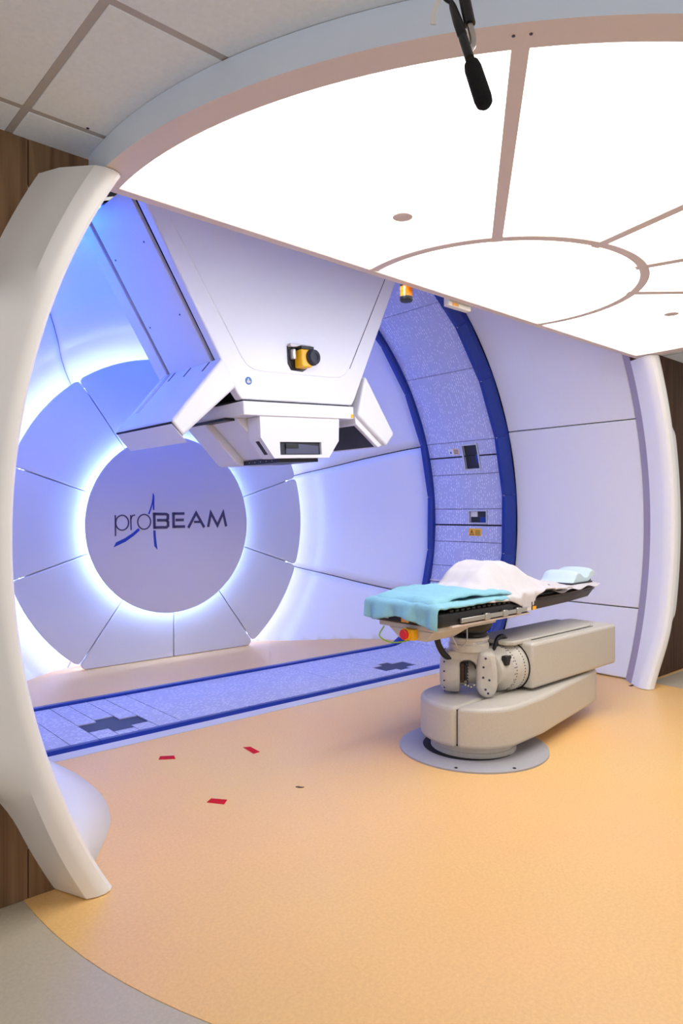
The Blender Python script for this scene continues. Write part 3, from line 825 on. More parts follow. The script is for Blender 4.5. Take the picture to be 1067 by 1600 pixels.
# imaging arms (flaps)
def flap(sgn, T, I, E2, E1, ya, yb, label):
    poly = [(sgn * p[0], p[1]) for p in (T, I, E2, E1)]
    o = prism('imaging_arm', poly, ya, yb, NZ, 'white', nz, bevel=0.022, seg=3); o['label'] = label
    return o
lf = flap(-1, (0.715, 1.285), (0.605, 1.075), (1.075, 0.70), (1.160, 0.805), 4.36, 5.29, 'left hinged imaging arm')
prism('end_cap', [(-1.152, 0.788), (-1.078, 0.708), (-1.04, 0.655), (-1.10, 0.715)], 4.37, 5.28, NZ, 'white', lf, bevel=0.01)
prism('dark_gap', [(-1.1585, 0.800), (-1.08, 0.706), (-1.072, 0.700), (-1.150, 0.790)], 4.368, 5.282, NZ, 'gap', lf)
# recessed steel channel and slots on the arm's upper side
tdir = Vector((-1.160 + 0.715, 0.805 - 1.285)); tdir.normalize(); nrm = Vector((-tdir.y, tdir.x)) * -1
if nrm.x > 0: nrm = -nrm
def on_top(t, lift): 
    p = Vector((-0.715, 1.285)) + tdir * t + nrm * lift; return (p.x, p.y)
def top_strip(name, t0, t1, ya, yb, m, lift=0.003):
    prism(name, [on_top(t0, -0.004), on_top(t1, -0.004), on_top(t1, lift), on_top(t0, lift)], ya, yb, NZ, m, lf)
top_strip('cable_channel', 0.03, 0.46, 5.13, 5.19, 'steel', 0.004)
for y in (4.52, 4.80, 5.05): top_strip('slot', 0.02, 0.12, y, y + 0.018, 'black', 0.002)
rf = flap(1, (0.725, 1.245), (0.608, 0.90), (0.945, 0.635), (1.052, 0.745), 4.36, 5.29, 'right hinged imaging arm')
# detector window on the inner side of the right arm (faces the snout)
idir = Vector((0.945 - 0.608, 0.635 - 0.90)); il = idir.length; idir.normalize(); inn = Vector((idir.y, -idir.x))
if inn.x > 0: inn = -inn
def on_in(t, lift): p = Vector((0.608, 0.90)) + idir * t + inn * lift; return (p.x, p.y)
prism('detector_bezel', [on_in(0.0, 0), on_in(il - 0.02, 0), on_in(il - 0.05, 0.05), on_in(0.05, 0.05)], 4.40, 5.20, NZ, 'white', rf, bevel=0.006)
prism('detector_window', [on_in(0.07, 0.048), on_in(il - 0.07, 0.048), on_in(il - 0.07, 0.054), on_in(0.07, 0.054)], 4.44, 4.98, NZ, 'navy', rf)
# underside mount plate, snout
prism('snout_gap', [(-0.54, 0.972), (0.54, 0.972), (0.54, 0.99), (-0.54, 0.99)], YF + 0.02, 5.25, NZ, 'gap', nz)
prism('mount_plate', [(-0.56, 0.865), (0.56, 0.865), (0.56, 0.972), (-0.56, 0.972)], YF - 0.02, 5.25, NZ, 'white', nz, bevel=0.008)
sq = prism('mount_sticker', [(0.525, 0.875), (0.552, 0.875), (0.552, 0.905), (0.525, 0.905)], YF - 0.0225, YF - 0.02, NZ, 'yellow', nz, smooth=0)
snp = [(-0.405, 0.866), (-0.405, 0.70), (-0.285, 0.540), (0.275, 0.540), (0.390, 0.68), (0.405, 0.866)]
# front snout block built around the window opening
prism('snout', snp, YF + 0.03, 4.552, NZ, 'white', nz, bevel=0.012, seg=3)
wu0, wu1, wq0, wq1 = -0.225, 0.198, 0.566, 0.668
fr0 = YF - 0.002
for poly in ([(-0.405, 0.866), (-0.405, 0.70), (wu0, 0.668), (wu0, 0.866)], [(-0.405, 0.70), (-0.285, 0.540), (wu0, 0.540), (wu0, 0.668)],
             [(wu1, 0.866), (wu1, 0.668), (0.390, 0.68), (0.405, 0.866)], [(wu1, 0.668), (wu1, 0.540), (0.275, 0.540), (0.390, 0.68)],
             [(wu0, wq1), (wu1, wq1), (wu1, 0.866), (wu0, 0.866)], [(wu0, 0.540), (wu1, 0.540), (wu1, wq0), (wu0, wq0)]):
    prism('snout_front', poly, fr0, YF + 0.032, NZ, 'white', nz, smooth=0)
prism('window_back', [(wu0, wq0), (wu1, wq0), (wu1, wq1), (wu0, wq1)], YF + 0.022, YF + 0.03, NZ, M['mech'], nz)
prism('window_leaf', [(wu0 + 0.07, wq0 + 0.008), (wu1 - 0.02, wq0 + 0.008), (wu1 - 0.02, wq1 - 0.03), (wu0 + 0.16, wq1 - 0.012), (wu0 + 0.07, wq1 - 0.012)], YF + 0.014, YF + 0.022, NZ, 'leaf', nz)
prism('window_port', [(wu0 + 0.065, wq1 - 0.05), (wu0 + 0.19, wq1 - 0.05), (wu0 + 0.19, wq1 - 0.015), (wu0 + 0.065, wq1 - 0.015)], YF + 0.006, YF + 0.014, NZ, 'black', nz)
cdir = Vector((0.285 - 0.405, 0.540 - 0.70)); cdir = Vector((-0.285 + 0.405, 0.540 - 0.70)).normalized(); cn = Vector((cdir.y, -cdir.x))
def chm(t, l): p = Vector((-0.405, 0.70)) + cdir * t + cn * l; return (p.x, p.y)
prism('grip_slot', [chm(0.03, -0.004), chm(0.16, -0.004), chm(0.16, 0.003), chm(0.03, 0.003)], 4.43, 4.475, NZ, 'black', nz, bevel=0.002)
md = [(-0.51, 0.866), (-0.195, 0.545), (0.195, 0.545), (0.51, 0.866)]
prism('snout_middle', md, 4.556, 4.93, NZ, 'white', nz, bevel=0.01)
rr_ = [(-0.575, 0.866), (-0.275, 0.53), (-0.245, 0.512), (0.245, 0.512), (0.275, 0.53), (0.575, 0.866)]
prism('snout_rear', rr_, 4.934, 5.24, NZ, 'white', nz, bevel=0.012)
prism('light_tray', [(-0.205, 0.510), (0.205, 0.510), (0.205, 0.5445), (-0.205, 0.5445)], 4.44, 4.93, NZ, 'black', nz)
for k in range(5):
    prism('tray_light', [(-0.207, 0.524), (-0.2045, 0.524), (-0.2045, 0.53), (-0.207, 0.53)], 4.52 + 0.08 * k, 4.526 + 0.08 * k, NZ, 'paper', nz, smooth=0)
prism('plate_gap', [(-0.585, 0.845), (-0.50, 0.845), (-0.50, 0.8655), (-0.585, 0.8655)], 4.58, 5.20, NZ, 'black', nz)  # black bar standing in for the dark gap under the mount plate
# blue sticker on the cover
def ndisc(name, u, q, r, y, m, n=24): return cyl(name, NZ(u, q, y), NZ(u, q, y - 0.002), r, m, nz, n=n)
ndisc('notice_sticker', -0.49, 1.126, 0.030, YF, 'signblue')
for dx, dz, r in ((-0.002, 0.010, 0.007), (-0.004, -0.006, 0.012), (0.008, -0.008, 0.009)): ndisc('sticker_symbol', -0.49 + dx, 1.126 + dz, r, YF - 0.001, 'paper', 12)
# camera unit with yellow body
cu, cq = 0.0, 1.335
prism('camera_recess', [(cu - 0.115, cq - 0.05), (cu - 0.085, cq - 0.10), (cu + 0.03, cq - 0.105), (cu + 0.075, cq - 0.08), (cu + 0.075, cq + 0.09), (cu - 0.115, cq + 0.09)], YF - 0.014, YF, NZ, 'black', nz, bevel=0.004)
prism('camera_bracket', [(cu - 0.11, cq + 0.075), (cu + 0.10, cq + 0.075), (cu + 0.10, cq + 0.105), (cu - 0.11, cq + 0.105)], YF - 0.05, YF - 0.006, NZ, 'steel', nz, bevel=0.004)
prism('camera_bracket', [(cu - 0.095, cq - 0.02), (cu - 0.065, cq - 0.02), (cu - 0.065, cq + 0.06), (cu - 0.095, cq + 0.06)], YF - 0.06, YF - 0.012, NZ, 'steel', nz, bevel=0.004)
prism('camera_body', [(cu - 0.05, cq - 0.085), (cu + 0.05, cq - 0.085), (cu + 0.06, cq - 0.05), (cu + 0.06, cq + 0.055), (cu - 0.05, cq + 0.055)], YF - 0.11, YF - 0.012, NZ, 'yellow', nz, bevel=0.01)
prism('camera_top', [(cu - 0.045, cq + 0.056), (cu + 0.085, cq + 0.056), (cu + 0.085, cq + 0.085), (cu - 0.045, cq + 0.085)], YF - 0.10, YF - 0.02, NZ, 'black', nz, bevel=0.005)
c0 = NZ(cu + 0.055, cq - 0.005, YF - 0.09)
lathe('camera_lens', c0, (0.12, -1, 0), [(0.062, 0), (0.066, 0.006), (0.066, 0.026), (0.058, 0.03), (0.058, 0.05), (0.055, 0.054), (0.030, 0.055), (0.028, 0.049), (0.012, 0.05)], 'mech', nz, n=32)

# ------------------------------------------------------------------ patient positioner
pp = empty('patient_positioner', 'robotic treatment couch with grey arms on a round floor plate', 'robot')
CX_, CY_ = 3.59, 2.775
lathe('floor_plate', (CX_, CY_, 0.0), (0, 0, 1), [(0.472, 0), (0.472, 0.010), (0.467, 0.013), (0.30, 0.0135)], 'plate', pp, n=96)
for d in (250, 205): 
    a = R(d); cyl('plate_screw', (CX_ + 0.445 * math.cos(a), CY_ + 0.445 * math.sin(a), 0.012), (CX_ + 0.445 * math.cos(a), CY_ + 0.445 * math.sin(a), 0.016), 0.01, 'black', pp, n=10)
lathe('collar', (CX_, CY_, 0.013), (0, 0, 1), [(0.27, 0), (0.27, 0.03), (0.262, 0.034), (0.262, 0.09)], 'joint', pp, n=64)
lathe('collar_gap', (CX_ - 0.02, CY_ + 0.02, 0.0132), (0, 0, 1), [(0.292, 0), (0.292, 0.003)], 'gap', pp, n=64)
# lower arm: rounded block along +X, turned 3 degrees
def rot(deg, ox, oy):
    c, s = math.cos(R(deg)), math.sin(R(deg))
    return lambda p, q, a: (ox + p * c - q * s, oy + p * s + q * c, a)
LA = rot(3.0, CX_, CY_)
hw = 0.335
outl = [(hw * math.cos(a), hw * math.sin(a)) for a in arc(28, PI / 2, 3 * PI / 2)]
outl += [(0.30, -hw + 0.0), (0.55, -hw + 0.03), (1.18, -0.235), (1.29, -0.215), (1.325, -0.185), (1.335, -0.13), (1.335, 0.13), (1.325, 0.185), (1.29, 0.215), (1.18, 0.235), (0.55, hw - 0.03), (0.30, hw)]
# split lengthwise into the near and the far cover
def poly_split(poly, ycut, keep):
    out = []
    for i in range(len(poly)):
        a, b = poly[i], poly[(i + 1) % len(poly)]
        ia, ib = (a[1] - ycut) * keep >= 0, (b[1] - ycut) * keep >= 0
        if ia: out.append(a)
        if ia != ib:
            t = (ycut - a[1]) / (b[1] - a[1]); out.append((a[0] + t * (b[0] - a[0]), ycut))
    return out
prism('lower_arm_cover', poly_split(outl, -0.098, -1), 0.088, 0.335, LA, 'robot', pp, bevel=0.026, seg=4)
prism('lower_arm_cover', poly_split(outl, -0.094, 1), 0.088, 0.335, LA, 'robot', pp, bevel=0.026, seg=4)
prism('lower_arm_joint', [(p[0] * 0.95, p[1] * 0.95) for p in outl], 0.10, 0.318, LA, 'gap', pp)
# elbow between arms
lathe('elbow', LA(1.13, 0, 0.335), (0, 0, 1), [(0.17, 0), (0.17, 0.02)], 'gap', pp, n=40)
# upper arm
UA = rot(1.5, 3.93, 2.555)
uo = [(0.0, 0.0), (1.16, 0.0), (1.195, 0.01), (1.205, 0.045), (1.205, 0.36), (1.195, 0.395), (1.16, 0.41), (0.0, 0.41)]
prism('upper_arm_cover', uo, 0.352, 0.652, UA, 'robot', pp, bevel=0.022, seg=4)
# stepped top lid running further towards the wrist
prism('upper_arm_lid', [(-0.14, 0.12), (-0.10, 0.075), (0.90, 0.075), (0.98, 0.10), (0.98, 0.40), (-0.14, 0.40)], 0.640, 0.668, UA, 'robot', pp, bevel=0.008, seg=3)
prism('upper_arm_cheek', [(-0.14, 0.36), (0.0, 0.36), (0.0, 0.40), (-0.14, 0.40)], 0.50, 0.640, UA, 'robot', pp, bevel=0.008)
tube('lid_joint', [UA(0.10, 0.072, 0.654), UA(0.95, 0.072, 0.654)], 0.0025, 'gap', pp, n=6)
# roll joint at the end of the upper arm
axd = (math.cos(R(1.5)), math.sin(R(1.5)), 0)
JC = UA(0.0, 0.185, 0.485)
def along(t, dz=0.0): return (JC[0] + axd[0] * t, JC[1] + axd[1] * t, JC[2] + dz)
neg = (-axd[0], -axd[1], 0)
lathe('joint_seal', along(0.004), neg, [(0.168, 0), (0.168, 0.008)], 'black', pp, n=48)
lathe('roll_joint', along(-0.004), neg, [(0.160, 0), (0.160, 0.075), (0.156, 0.08), (0.156, 0.09), (0.146, 0.105), (0.146, 0.15), (0.125, 0.165), (0.110, 0.185), (0.110, 0.23), (0.095, 0.24)], 'joint', pp, n=56)
for rr, tt in ((0.147, 0.118), (0.161, 0.045), (0.147, 0.138)):
    for k in range(26):
        a = R(90 + k * 8.0) if rr < 0.15 else R(100 + k * 7.0)
        u = Vector((-axd[1], axd[0], 0)); c = Vector(along(-tt - 0.004)) + u * rr * math.cos(a) + Vector((0, 0, rr * math.sin(a)))
        if tt == 0.138 and k % 2: continue
        d = (u * math.cos(a) + Vector((0, 0, math.sin(a))))
        cyl('bolt', c - d * 0.002, c + d * 0.0015, 0.0042, 'screw', pp, n=6)
box('joint_connector', (-0.03, 0.03, -0.02, 0.02, -0.03, 0.03), 'black', pp, bevel=0.006, xf=lambda p: (along(-0.17)[0] + p[0], along(-0.17)[1] - 0.10 + p[1], JC[2] + 0.07 + p[2]))
tube('cable', spline([along(-0.02, 0.165), along(-0.07, 0.20), along(-0.13, 0.185), along(-0.17, 0.10)], 6), 0.016, 'black', pp)
# wrist: fork whose legs stand side by side, turned against the arm
WX, WY = 3.615, 2.83
WA = R(-52)
def WR(a, b, z):
    """wrist frame: a across the fork, b towards the open side of the fork"""
    return (WX + a * math.cos(WA) + b * math.sin(WA), WY + a * math.sin(WA) - b * math.cos(WA), z)
lathe('wrist_hub', (WX, WY, 0.610), (0, 0, 1), [(0.118, 0), (0.130, 0.01), (0.130, 0.050), (0.122, 0.056), (0.122, 0.078), (0.130, 0.082), (0.130, 0.094), (0.118, 0.098)], 'joint', pp, n=48)
for k in range(11):
    a = R(-52 - 70 + k * 5.5 - 5); cyl('bolt', (WX + 0.120 * math.cos(a), WY + 0.120 * math.sin(a), 0.677), (WX + 0.1245 * math.cos(a), WY + 0.1245 * math.sin(a), 0.677), 0.0042, 'bolt', pp, n=6)
lathe('wrist_neck', (WX, WY, 0.708), (0, 0, 1), [(0.112, 0), (0.125, 0.010), (0.115, 0.026), (0.132, 0.040), (0.150, 0.070), (0.150, 0.093)], 'black', pp, n=40)
# bridge from hub to legs: arch shaped block
br = [(-0.125, 0.622), (0.125, 0.622), (0.150, 0.585), (0.165, 0.53), (0.050, 0.53), (0.035, 0.548), (0.005, 0.562), (-0.030, 0.562), (-0.055, 0.548), (-0.062, 0.53), (-0.168, 0.53), (-0.150, 0.585)]
prism('fork_bridge', br, -0.105, 0.105, lambda p, q, a: WR(p, a, q), 'joint', pp, bevel=0.018, seg=3)
def leg(ac, hw, ztop, zbot, b0, b1, name='fork_leg', bv=0.03):
    n = 12; rb = hw
    pts = [(ac + hw * math.cos(t), zbot + rb * 1.25 + rb * 1.25 * math.sin(t)) for t in arc(n, PI, 2 * PI)] + [(ac + hw * 1.0, lerp(zbot, ztop, 0.6)), (ac + hw * 0.72, ztop), (ac - hw * 0.72, ztop), (ac - hw * 1.0, lerp(zbot, ztop, 0.6))]
    return prism(name, pts, b0, b1, lambda p, q, a: WR(p, a, q), 'joint', pp, bevel=bv, seg=3)
leg(0.112, 0.066, 0.625, 0.338, -0.09, 0.150)
for a, z in ((0.105, 0.590), (0.092, 0.535), (0.090, 0.470), (0.128, 0.455), (0.104, 0.395), (0.120, 0.372)):
    lathe('bolt', WR(a, 0.1495, z), (math.sin(WA), -math.cos(WA), 0), [(0.0075, 0), (0.0075, 0.002), (0.004, 0.003)], 'screw', pp, n=10)
# left side: round pitch drive lying across the fork
av = (-math.cos(WA), -math.sin(WA), 0)
lathe('pitch_drive', WR(-0.055, 0.0, 0.478), av, [(0.128, 0), (0.140, 0.008), (0.140, 0.075), (0.132, 0.100), (0.110, 0.122), (0.075, 0.130)], 'joint', pp, n=48)
for k in range(14):
    a = R(k * 360 / 14 + 8); r_ = 0.134
    q0 = WR(-0.152, r_ * math.cos(a), 0.478 + r_ * math.sin(a)); q1 = WR(-0.156, (r_ + 0.004) * math.cos(a), 0.478 + (r_ + 0.004) * math.sin(a))
    cyl('bolt', q0, q1, 0.0055, 'screw', pp, n=6)
lathe('pitch_shaft', WR(-0.06, -0.01, 0.468), (-av[0], -av[1], 0), [(0.088, 0), (0.088, 0.05), (0.075, 0.055), (0.075, 0.13)], 'joint', pp, n=36)
for k in range(12):
    a = R(-70 + k * 14); q = WR(-0.008, 0.010 + 0.080 * math.cos(a), 0.468 + 0.080 * math.sin(a)); q1 = WR(-0.006, 0.012 + 0.086 * math.cos(a), 0.468 + 0.086 * math.sin(a)); cyl('bolt', q, q1, 0.005, 'screw', pp, n=6)
prism('drive_box', [(-0.052, 0.425), (-0.028, 0.425), (-0.028, 0.545), (-0.052, 0.545)], 0.06, 0.125, lambda p, q, a: WR(p, a, q), 'carbon', pp, bevel=0.004)
prism('drive_plugs', [(-0.028, 0.435), (-0.010, 0.44), (-0.012, 0.475), (-0.004, 0.50), (-0.016, 0.535), (-0.028, 0.54)], 0.065, 0.115, lambda p, q, a: WR(p, a, q), 'black', pp, bevel=0.004)
tube('cable', spline([WR(-0.03, 0.10, 0.545), WR(0.0, 0.11, 0.560), WR(0.03, 0.10, 0.545), WR(0.045, 0.08, 0.51)], 6), 0.005, 'black', pp, n=8)
for k in range(5): lathe('fitting', WR(-0.02 + 0.018 * k, 0.085, 0.405 - 0.006 * (k % 3)), (math.sin(WA), -math.cos(WA), 0.2), [(0.010, 0), (0.010, 0.012), (0.006, 0.02)], 'steel', pp, n=8)

# table: local frame from the near foot corner, turned 2.5 degrees
TB = rot(2.5, 3.085, 2.62)
def TBp(p): return TB(p[0], p[1], p[2])
# mount frame
mf = prism('mount_frame', [(0.02, 0.03), (0.62, 0.03), (0.62, 0.50), (0.02, 0.50)], 0.800, 0.832, TB, 'robot', pp, bevel=0.006)
v = [TBp(p) for p in ((0.02, 0.06, 0.80), (0.02, 0.42, 0.80), (0.40, 0.06, 0.80), (0.40, 0.42, 0.80), (0.03, 0.13, 0.735), (0.03, 0.34, 0.735), (0.30, 0.13, 0.735), (0.30, 0.34, 0.735))]
obj('mount_box', v, [(0, 1, 3, 2), (4, 6, 7, 5), (0, 4, 5, 1), (2, 3, 7, 6), (0, 2, 6, 4), (1, 5, 7, 3)], 'robot', mf, bevel=0.006)
es = box('emergency_stop', (-0.022, 0.024, 0.185, 0.275, 0.742, 0.808), 'yellow', pp, bevel=0.004, xf=TBp); es['label'] = 'yellow emergency stop box with red button'
c = TBp((-0.022, 0.24, 0.776)); lathe('stop_button', c, (-1, -0.04, 0), [(0.018, 0), (0.018, 0.012), (0.030, 0.014), (0.031, 0.026), (0.026, 0.032), (0.008, 0.034)], 'red', es, n=28)
lathe('stop_guard', TBp((-0.0225, 0.24, 0.776)), (-1, -0.04, 0), [(0.037, 0), (0.037, 0.006), (0.033, 0.008)], 'yellow', es, n=24)
cb = tube('earth_cable', spline([TBp((-0.0, 0.44, 0.80)), TBp((-0.03, 0.45, 0.74)), TBp((0.02, 0.40, 0.70)), TBp((0.10, 0.33, 0.71)), TBp((0.14, 0.30, 0.735))], 8), 0.0045, 'cable_green', pp, n=8)
tube('cable', spline([TBp((0.26, 0.12, 0.76)), TBp((0.27, 0.09, 0.70)), TBp((0.31, 0.10, 0.66)), TBp((0.38, 0.09, 0.70)), TBp((0.40, 0.10, 0.78))], 8), 0.004, 'steel', pp, n=8)
tube('cable', spline([TBp((0.30, 0.26, 0.76)), TBp((0.31, 0.26, 0.68)), TBp((0.36, 0.25, 0.60)), TBp((0.42, 0.22, 0.56))], 8), 0.020, 'black', pp, n=10)
# table pan (black foot part) and brown head shell
pan = [(0.0, 0.832), (-0.01, 0.86), (-0.02, 0.925), (0.96, 0.925), (0.96, 0.832)]
prism('table_pan', [(-0.02, 0.03), (0.01, 0.0), (0.97, 0.0), (0.97, 0.54), (0.01, 0.54), (-0.02, 0.51)], 0.834, 0.918, TB, 'black', pp, bevel=0.018, seg=3)
# head shell: tapering hull
def hull(name, secs, m):
    v = []; f = []; n = len(secs[0][1])
    for x, pts in secs: v += [TBp((x, y, z)) for y, z in pts]
    for i in range(len(secs) - 1):
        for j in range(n): f.append((i * n + j, i * n + (j + 1) % n, (i + 1) * n + (j + 1) % n, (i + 1) * n + j))
    f.append(tuple(range(n))); f.append(tuple(range(len(v) - 1, len(v) - n - 1, -1)))
    return obj(name, v, f, m, pp, bevel=0.008, seg=2)
def sec(x, h0, h1, w0, w1): 
    c_ = 0.27
    return (x, [(c_ - w1, h1), (c_ - w0, h0), (c_ + w0, h0), (c_ + w1, h1)])
hull('table_head', [sec(0.96, 0.835, 0.918, 0.245, 0.27), sec(1.62, 0.842, 0.918, 0.215, 0.25), sec(2.00, 0.848, 0.922, 0.175, 0.21), sec(2.13, 0.908, 0.924, 0.16, 0.195)], 'carbon')
# seam lip along the head shell
tube('head_trim', [TBp((0.98, -0.004, 0.900)), TBp((1.62, 0.018, 0.902)), TBp((2.04, 0.064, 0.910))], 0.004, 'black', pp, n=6)
# side rail with clear clamps
rl = box('side_rail', (0.18, 0.93, -0.022, -0.002, 0.848, 0.876), 'steel', pp, bevel=0.004, xf=TBp)
box('rail_shelf', (0.10, 0.96, -0.012, 0.03, 0.826, 0.838), 'frame', pp, bevel=0.003, xf=TBp)
for x in (0.42, 0.62, 0.78):
    box('rail_clamp', (x, x + 0.05, -0.030, -0.004, 0.842, 0.884), 'steel', rl, bevel=0.006, xf=TBp)
box('rail_end', (0.96, 1.03, -0.024, 0.01, 0.850, 0.912), 'carbon', pp, bevel=0.006, xf=TBp)
box('rail_label', (0.97, 1.015, -0.0265, -0.0235, 0.852, 0.876), 'yellow', pp, xf=TBp)
box('rail_label', (0.905, 0.955, -0.0245, -0.0215, 0.852, 0.874), 'paper', pp, xf=TBp)
# foot-end labels
box('foot_label', (-0.0225, -0.0195, 0.385, 0.475, 0.856, 0.892), 'paper', pp, xf=TBp)
box('foot_label', (-0.0225, -0.0195, 0.22, 0.28, 0.845, 0.905), 'orangelab', pp, xf=TBp)
# ridged indexing edge and pad
for k in range(15):
    x = 0.10 + k * 0.056
    box('index_lug', (x, x + 0.036, 0.004, 0.05, 0.915, 0.934), 'black', pp, bevel=0.008, xf=TBp)
prism('pad', [(0.06, 0.05), (1.62, 0.06), (2.04, 0.12), (2.04, 0.43), (1.62, 0.50), (0.06, 0.50)], 0.918, 0.940, TB, 'black', pp, bevel=0.008)
# bolster block seen below the blanket edge
prism('bolster', [(0.92, 0.05), (1.36, 0.055), (1.36, 0.47), (0.92, 0.47)], 0.940, 0.992, TB, 'black', pp, bevel=0.012)
for k in range(4): box('bolster_mark', (1.06 + 0.035 * k, 1.08 + 0.035 * k, 0.0485, 0.0515, 0.958, 0.980), 'steel', pp, xf=TBp)

# ------------------------------------------------------------------ cloths on the couch
def cloth(name, nu, nv, fn, m, label, cat, thick=0.012):
    v = []; f = []
    for i in range(nu):
        for j in range(nv): v.append(fn(i / (nu - 1), j / (nv - 1)))
    for i in range(nu - 1):
        for j in range(nv - 1): f.append((i * nv + j, i * nv + j + 1, (i + 1) * nv + j + 1, (i + 1) * nv + j))
    o = obj(name, v, f, m, smooth=80)
    s = o.modifiers.new('thick', 'SOLIDIFY'); s.thickness = thick; s.offset = 1
    b = o.modifiers.new('soft', 'SUBSURF'); b.levels = 1; b.render_levels = 1
    return tag(o, label, cat)
def nse(x, y, sc, seed=0): return noise.noise(Vector((x * sc + seed * 7.3, y * sc - seed * 3.1, seed * 1.7)))
def lerp(a, b, t): return a + (b - a) * t
# light blue towel: lower layer hanging over the foot end, upper fold lying on it
def towel_low(u, v_):
    # u along the couch from the hanging hem (0) to the middle (1); v across from the near side (0) to the far side (1)
    y = lerp(-0.015, 0.565, v_)
    Lg = lerp(-0.092 - 0.012 * math.sin(v_ * 9) - 0.02 * (1 - v_), 0.74, u)
    if Lg < 0:
        hang = -Lg
        x = -0.036 - 0.016 * math.sin(y * 30 + 1.5) * min(1, hang * 14) - 0.007 * math.sin(y * 71) * min(1, hang * 14) - 0.16 * hang * v_
        z = 0.955 - hang * (0.95 + 0.10 * math.cos(v_ * 7))
    else:
        x = Lg - 0.034 + 0.0; z = 0.955 + 0.012 * nse(x, y, 6, 1) + 0.006 * nse(x, y, 17, 2)
        z += 0.02 * math.exp(-(x / 0.10) ** 2) * 0.3
    if v_ < 0.10:
        e = (0.10 - v_) / 0.10
        z -= 0.018 * e * e
    if u > 0.985: z -= 0.004
    return TBp((x, y, z))
cloth('towel', 60, 40, towel_low, 'towel', 'light blue towel draped over the foot end of the couch', 'towel', 0.016)
def towel_top(u, v_):
    x = lerp(-0.02, 0.80, u); yn = lerp(0.02, 0.03, u) + 0.02 * math.sin(u * 6); yf = 0.55
    x += (v_ - 0.3) * 0.03 * (1 - u)
    y = lerp(yn, yf, v_)
    bul = 0.03 * math.sin(PI * min(1, max(0, u))) ** 0.7
    z = 0.982 + bul + 0.014 * nse(x, y, 5, 3) + 0.009 * nse(x, y, 14, 4) - 0.018 * abs(nse(x + 0.5 * y, y - 0.3 * x, 6, 11))
    ed = min(1, u / 0.06, (1 - u) / 0.06, v_ / 0.10, (1 - v_) / 0.10)
    z -= 0.026 * (1 - ed) ** 2
    return TBp((x, y, z))
o = cloth('folded_towel', 50, 34, towel_top, 'towel', 'second light blue towel layer folded on top of the draped one', 'towel', 0.016)
# white blanket over the knee bolster, one corner hanging on the near side
def blanket(u, v_):
    x = lerp(0.46, 1.58, u)
    hang = 0.0
    near = 0.0
    # near-side drape, deepest around x = 0.9
    dp = 0.11 * math.exp(-((x - 0.93) / 0.13) ** 2) + 0.02 * math.exp(-((x - 0.62) / 0.2) ** 2)
    width = 0.50
    s = lerp(-dp, width, v_)
    prof = [(0.46, 0.985), (0.56, 1.02), (0.66, 1.105), (0.76, 1.142), (0.90, 1.142), (1.02, 1.128), (1.14, 1.085), (1.26, 1.025), (1.38, 0.978), (1.58, 0.950)]
    for k in range(len(prof) - 1):
        if prof[k][0] <= x <= prof[k + 1][0] + 1e-6:
            t = (x - prof[k][0]) / (prof[k + 1][0] - prof[k][0]); t = t * t * (3 - 2 * t) * 0.5 + t * 0.5
            zt = lerp(prof[k][1], prof[k + 1][1], t); break
    else: zt = prof[-1][1]
    base = 0.955 if 0.84 < x < 1.3 else 0.942
    # cross-section: rises from the near edge
    if s < 0:
        y = 0.028 - 0.012 * math.sin(x * 40) ; z = base + 0.012 + s * 0.95
        y -= 0.03
    else:
        e = sm(min(1, s / 0.20)); e2 = sm(min(1, (width - s) / 0.10))
        z = base + 0.012 + (zt - base) * e * (0.35 + 0.65 * e2); y = 0.0 + s * 1.05
    z += 0.016 * nse(x, y, 5, 5) * min(1, max(0, (s + 0.02) / 0.1)) + 0.010 * nse(x + y, y - x, 11, 6) * min(1, max(0, (s + 0.02) / 0.1))
    wr = min(1, max(0, (s + 0.02) / 0.12))
    z += wr * (0.010 - 0.034 * abs(nse(x * 1.2 + y * 0.7, y * 0.8 - x * 0.4, 4.5, 9)))
    return TBp((x, y, max(z, 0.86)))
cloth('blanket', 64, 44, blanket, 'sheet', 'white blanket heaped over the middle of the couch', 'blanket', 0.012)
def head_sheet(u, v_):
    x = lerp(1.40, 2.17, u); hwid = lerp(0.23, 0.19, u)
    y = 0.27 + lerp(-hwid, hwid, v_); z = 0.9445 + 0.004 * nse(x, y, 8, 8)
    ed = max(0, 0.12 - v_) / 0.12
    z -= 0.028 * ed * (0.6 + 0.4 * math.sin(x * 22)); y -= 0.012 * ed
    return TBp((x, y, z))
cloth('head_sheet', 40, 24, head_sheet, 'sheet', 'thin white sheet lying over the narrow head end of the couch', 'sheet', 0.006)
# head rest: pale blue padded cradle with curled end
hr = empty('head_rest', 'pale blue padded head rest with a curled end on the couch head', 'head rest')
def prof_pad():
    return [(1.52, 0.955), (1.56, 0.985), (1.60, 1.035), (1.635, 1.052), (1.68, 1.045), (1.73, 1.015), (1.78, 1.002), (1.82, 1.012), (1.85, 1.045), (1.885, 1.064), (1.925, 1.060), (1.945, 1.035), (1.935, 1.010)]
pr = prof_pad(); v = []; f = []; nn_ = 9
und = [(1.895, 1.000), (1.87, 0.985), (1.83, 0.966), (1.78, 0.958), (1.68, 0.956), (1.60, 0.953)]
loop = spline([(x, 0, z) for x, z in pr + und], 3)
for k in range(nn_):
    t = k / (nn_ - 1); y = lerp(0.13, 0.41, t); sh = math.sin(PI * t) ** 0.35
    for p in loop:
        zc = 0.955; v.append(TBp((0.27 + lerp(1.74, p.x, 0.88 + 0.12 * sh), y, zc + (p.z - zc) * (0.80 + 0.20 * sh))))
n = len(loop)
for i in range(nn_ - 1):
    for j in range(n): f.append((i * n + j, i * n + (j + 1) % n, (i + 1) * n + (j + 1) % n, (i + 1) * n + j))
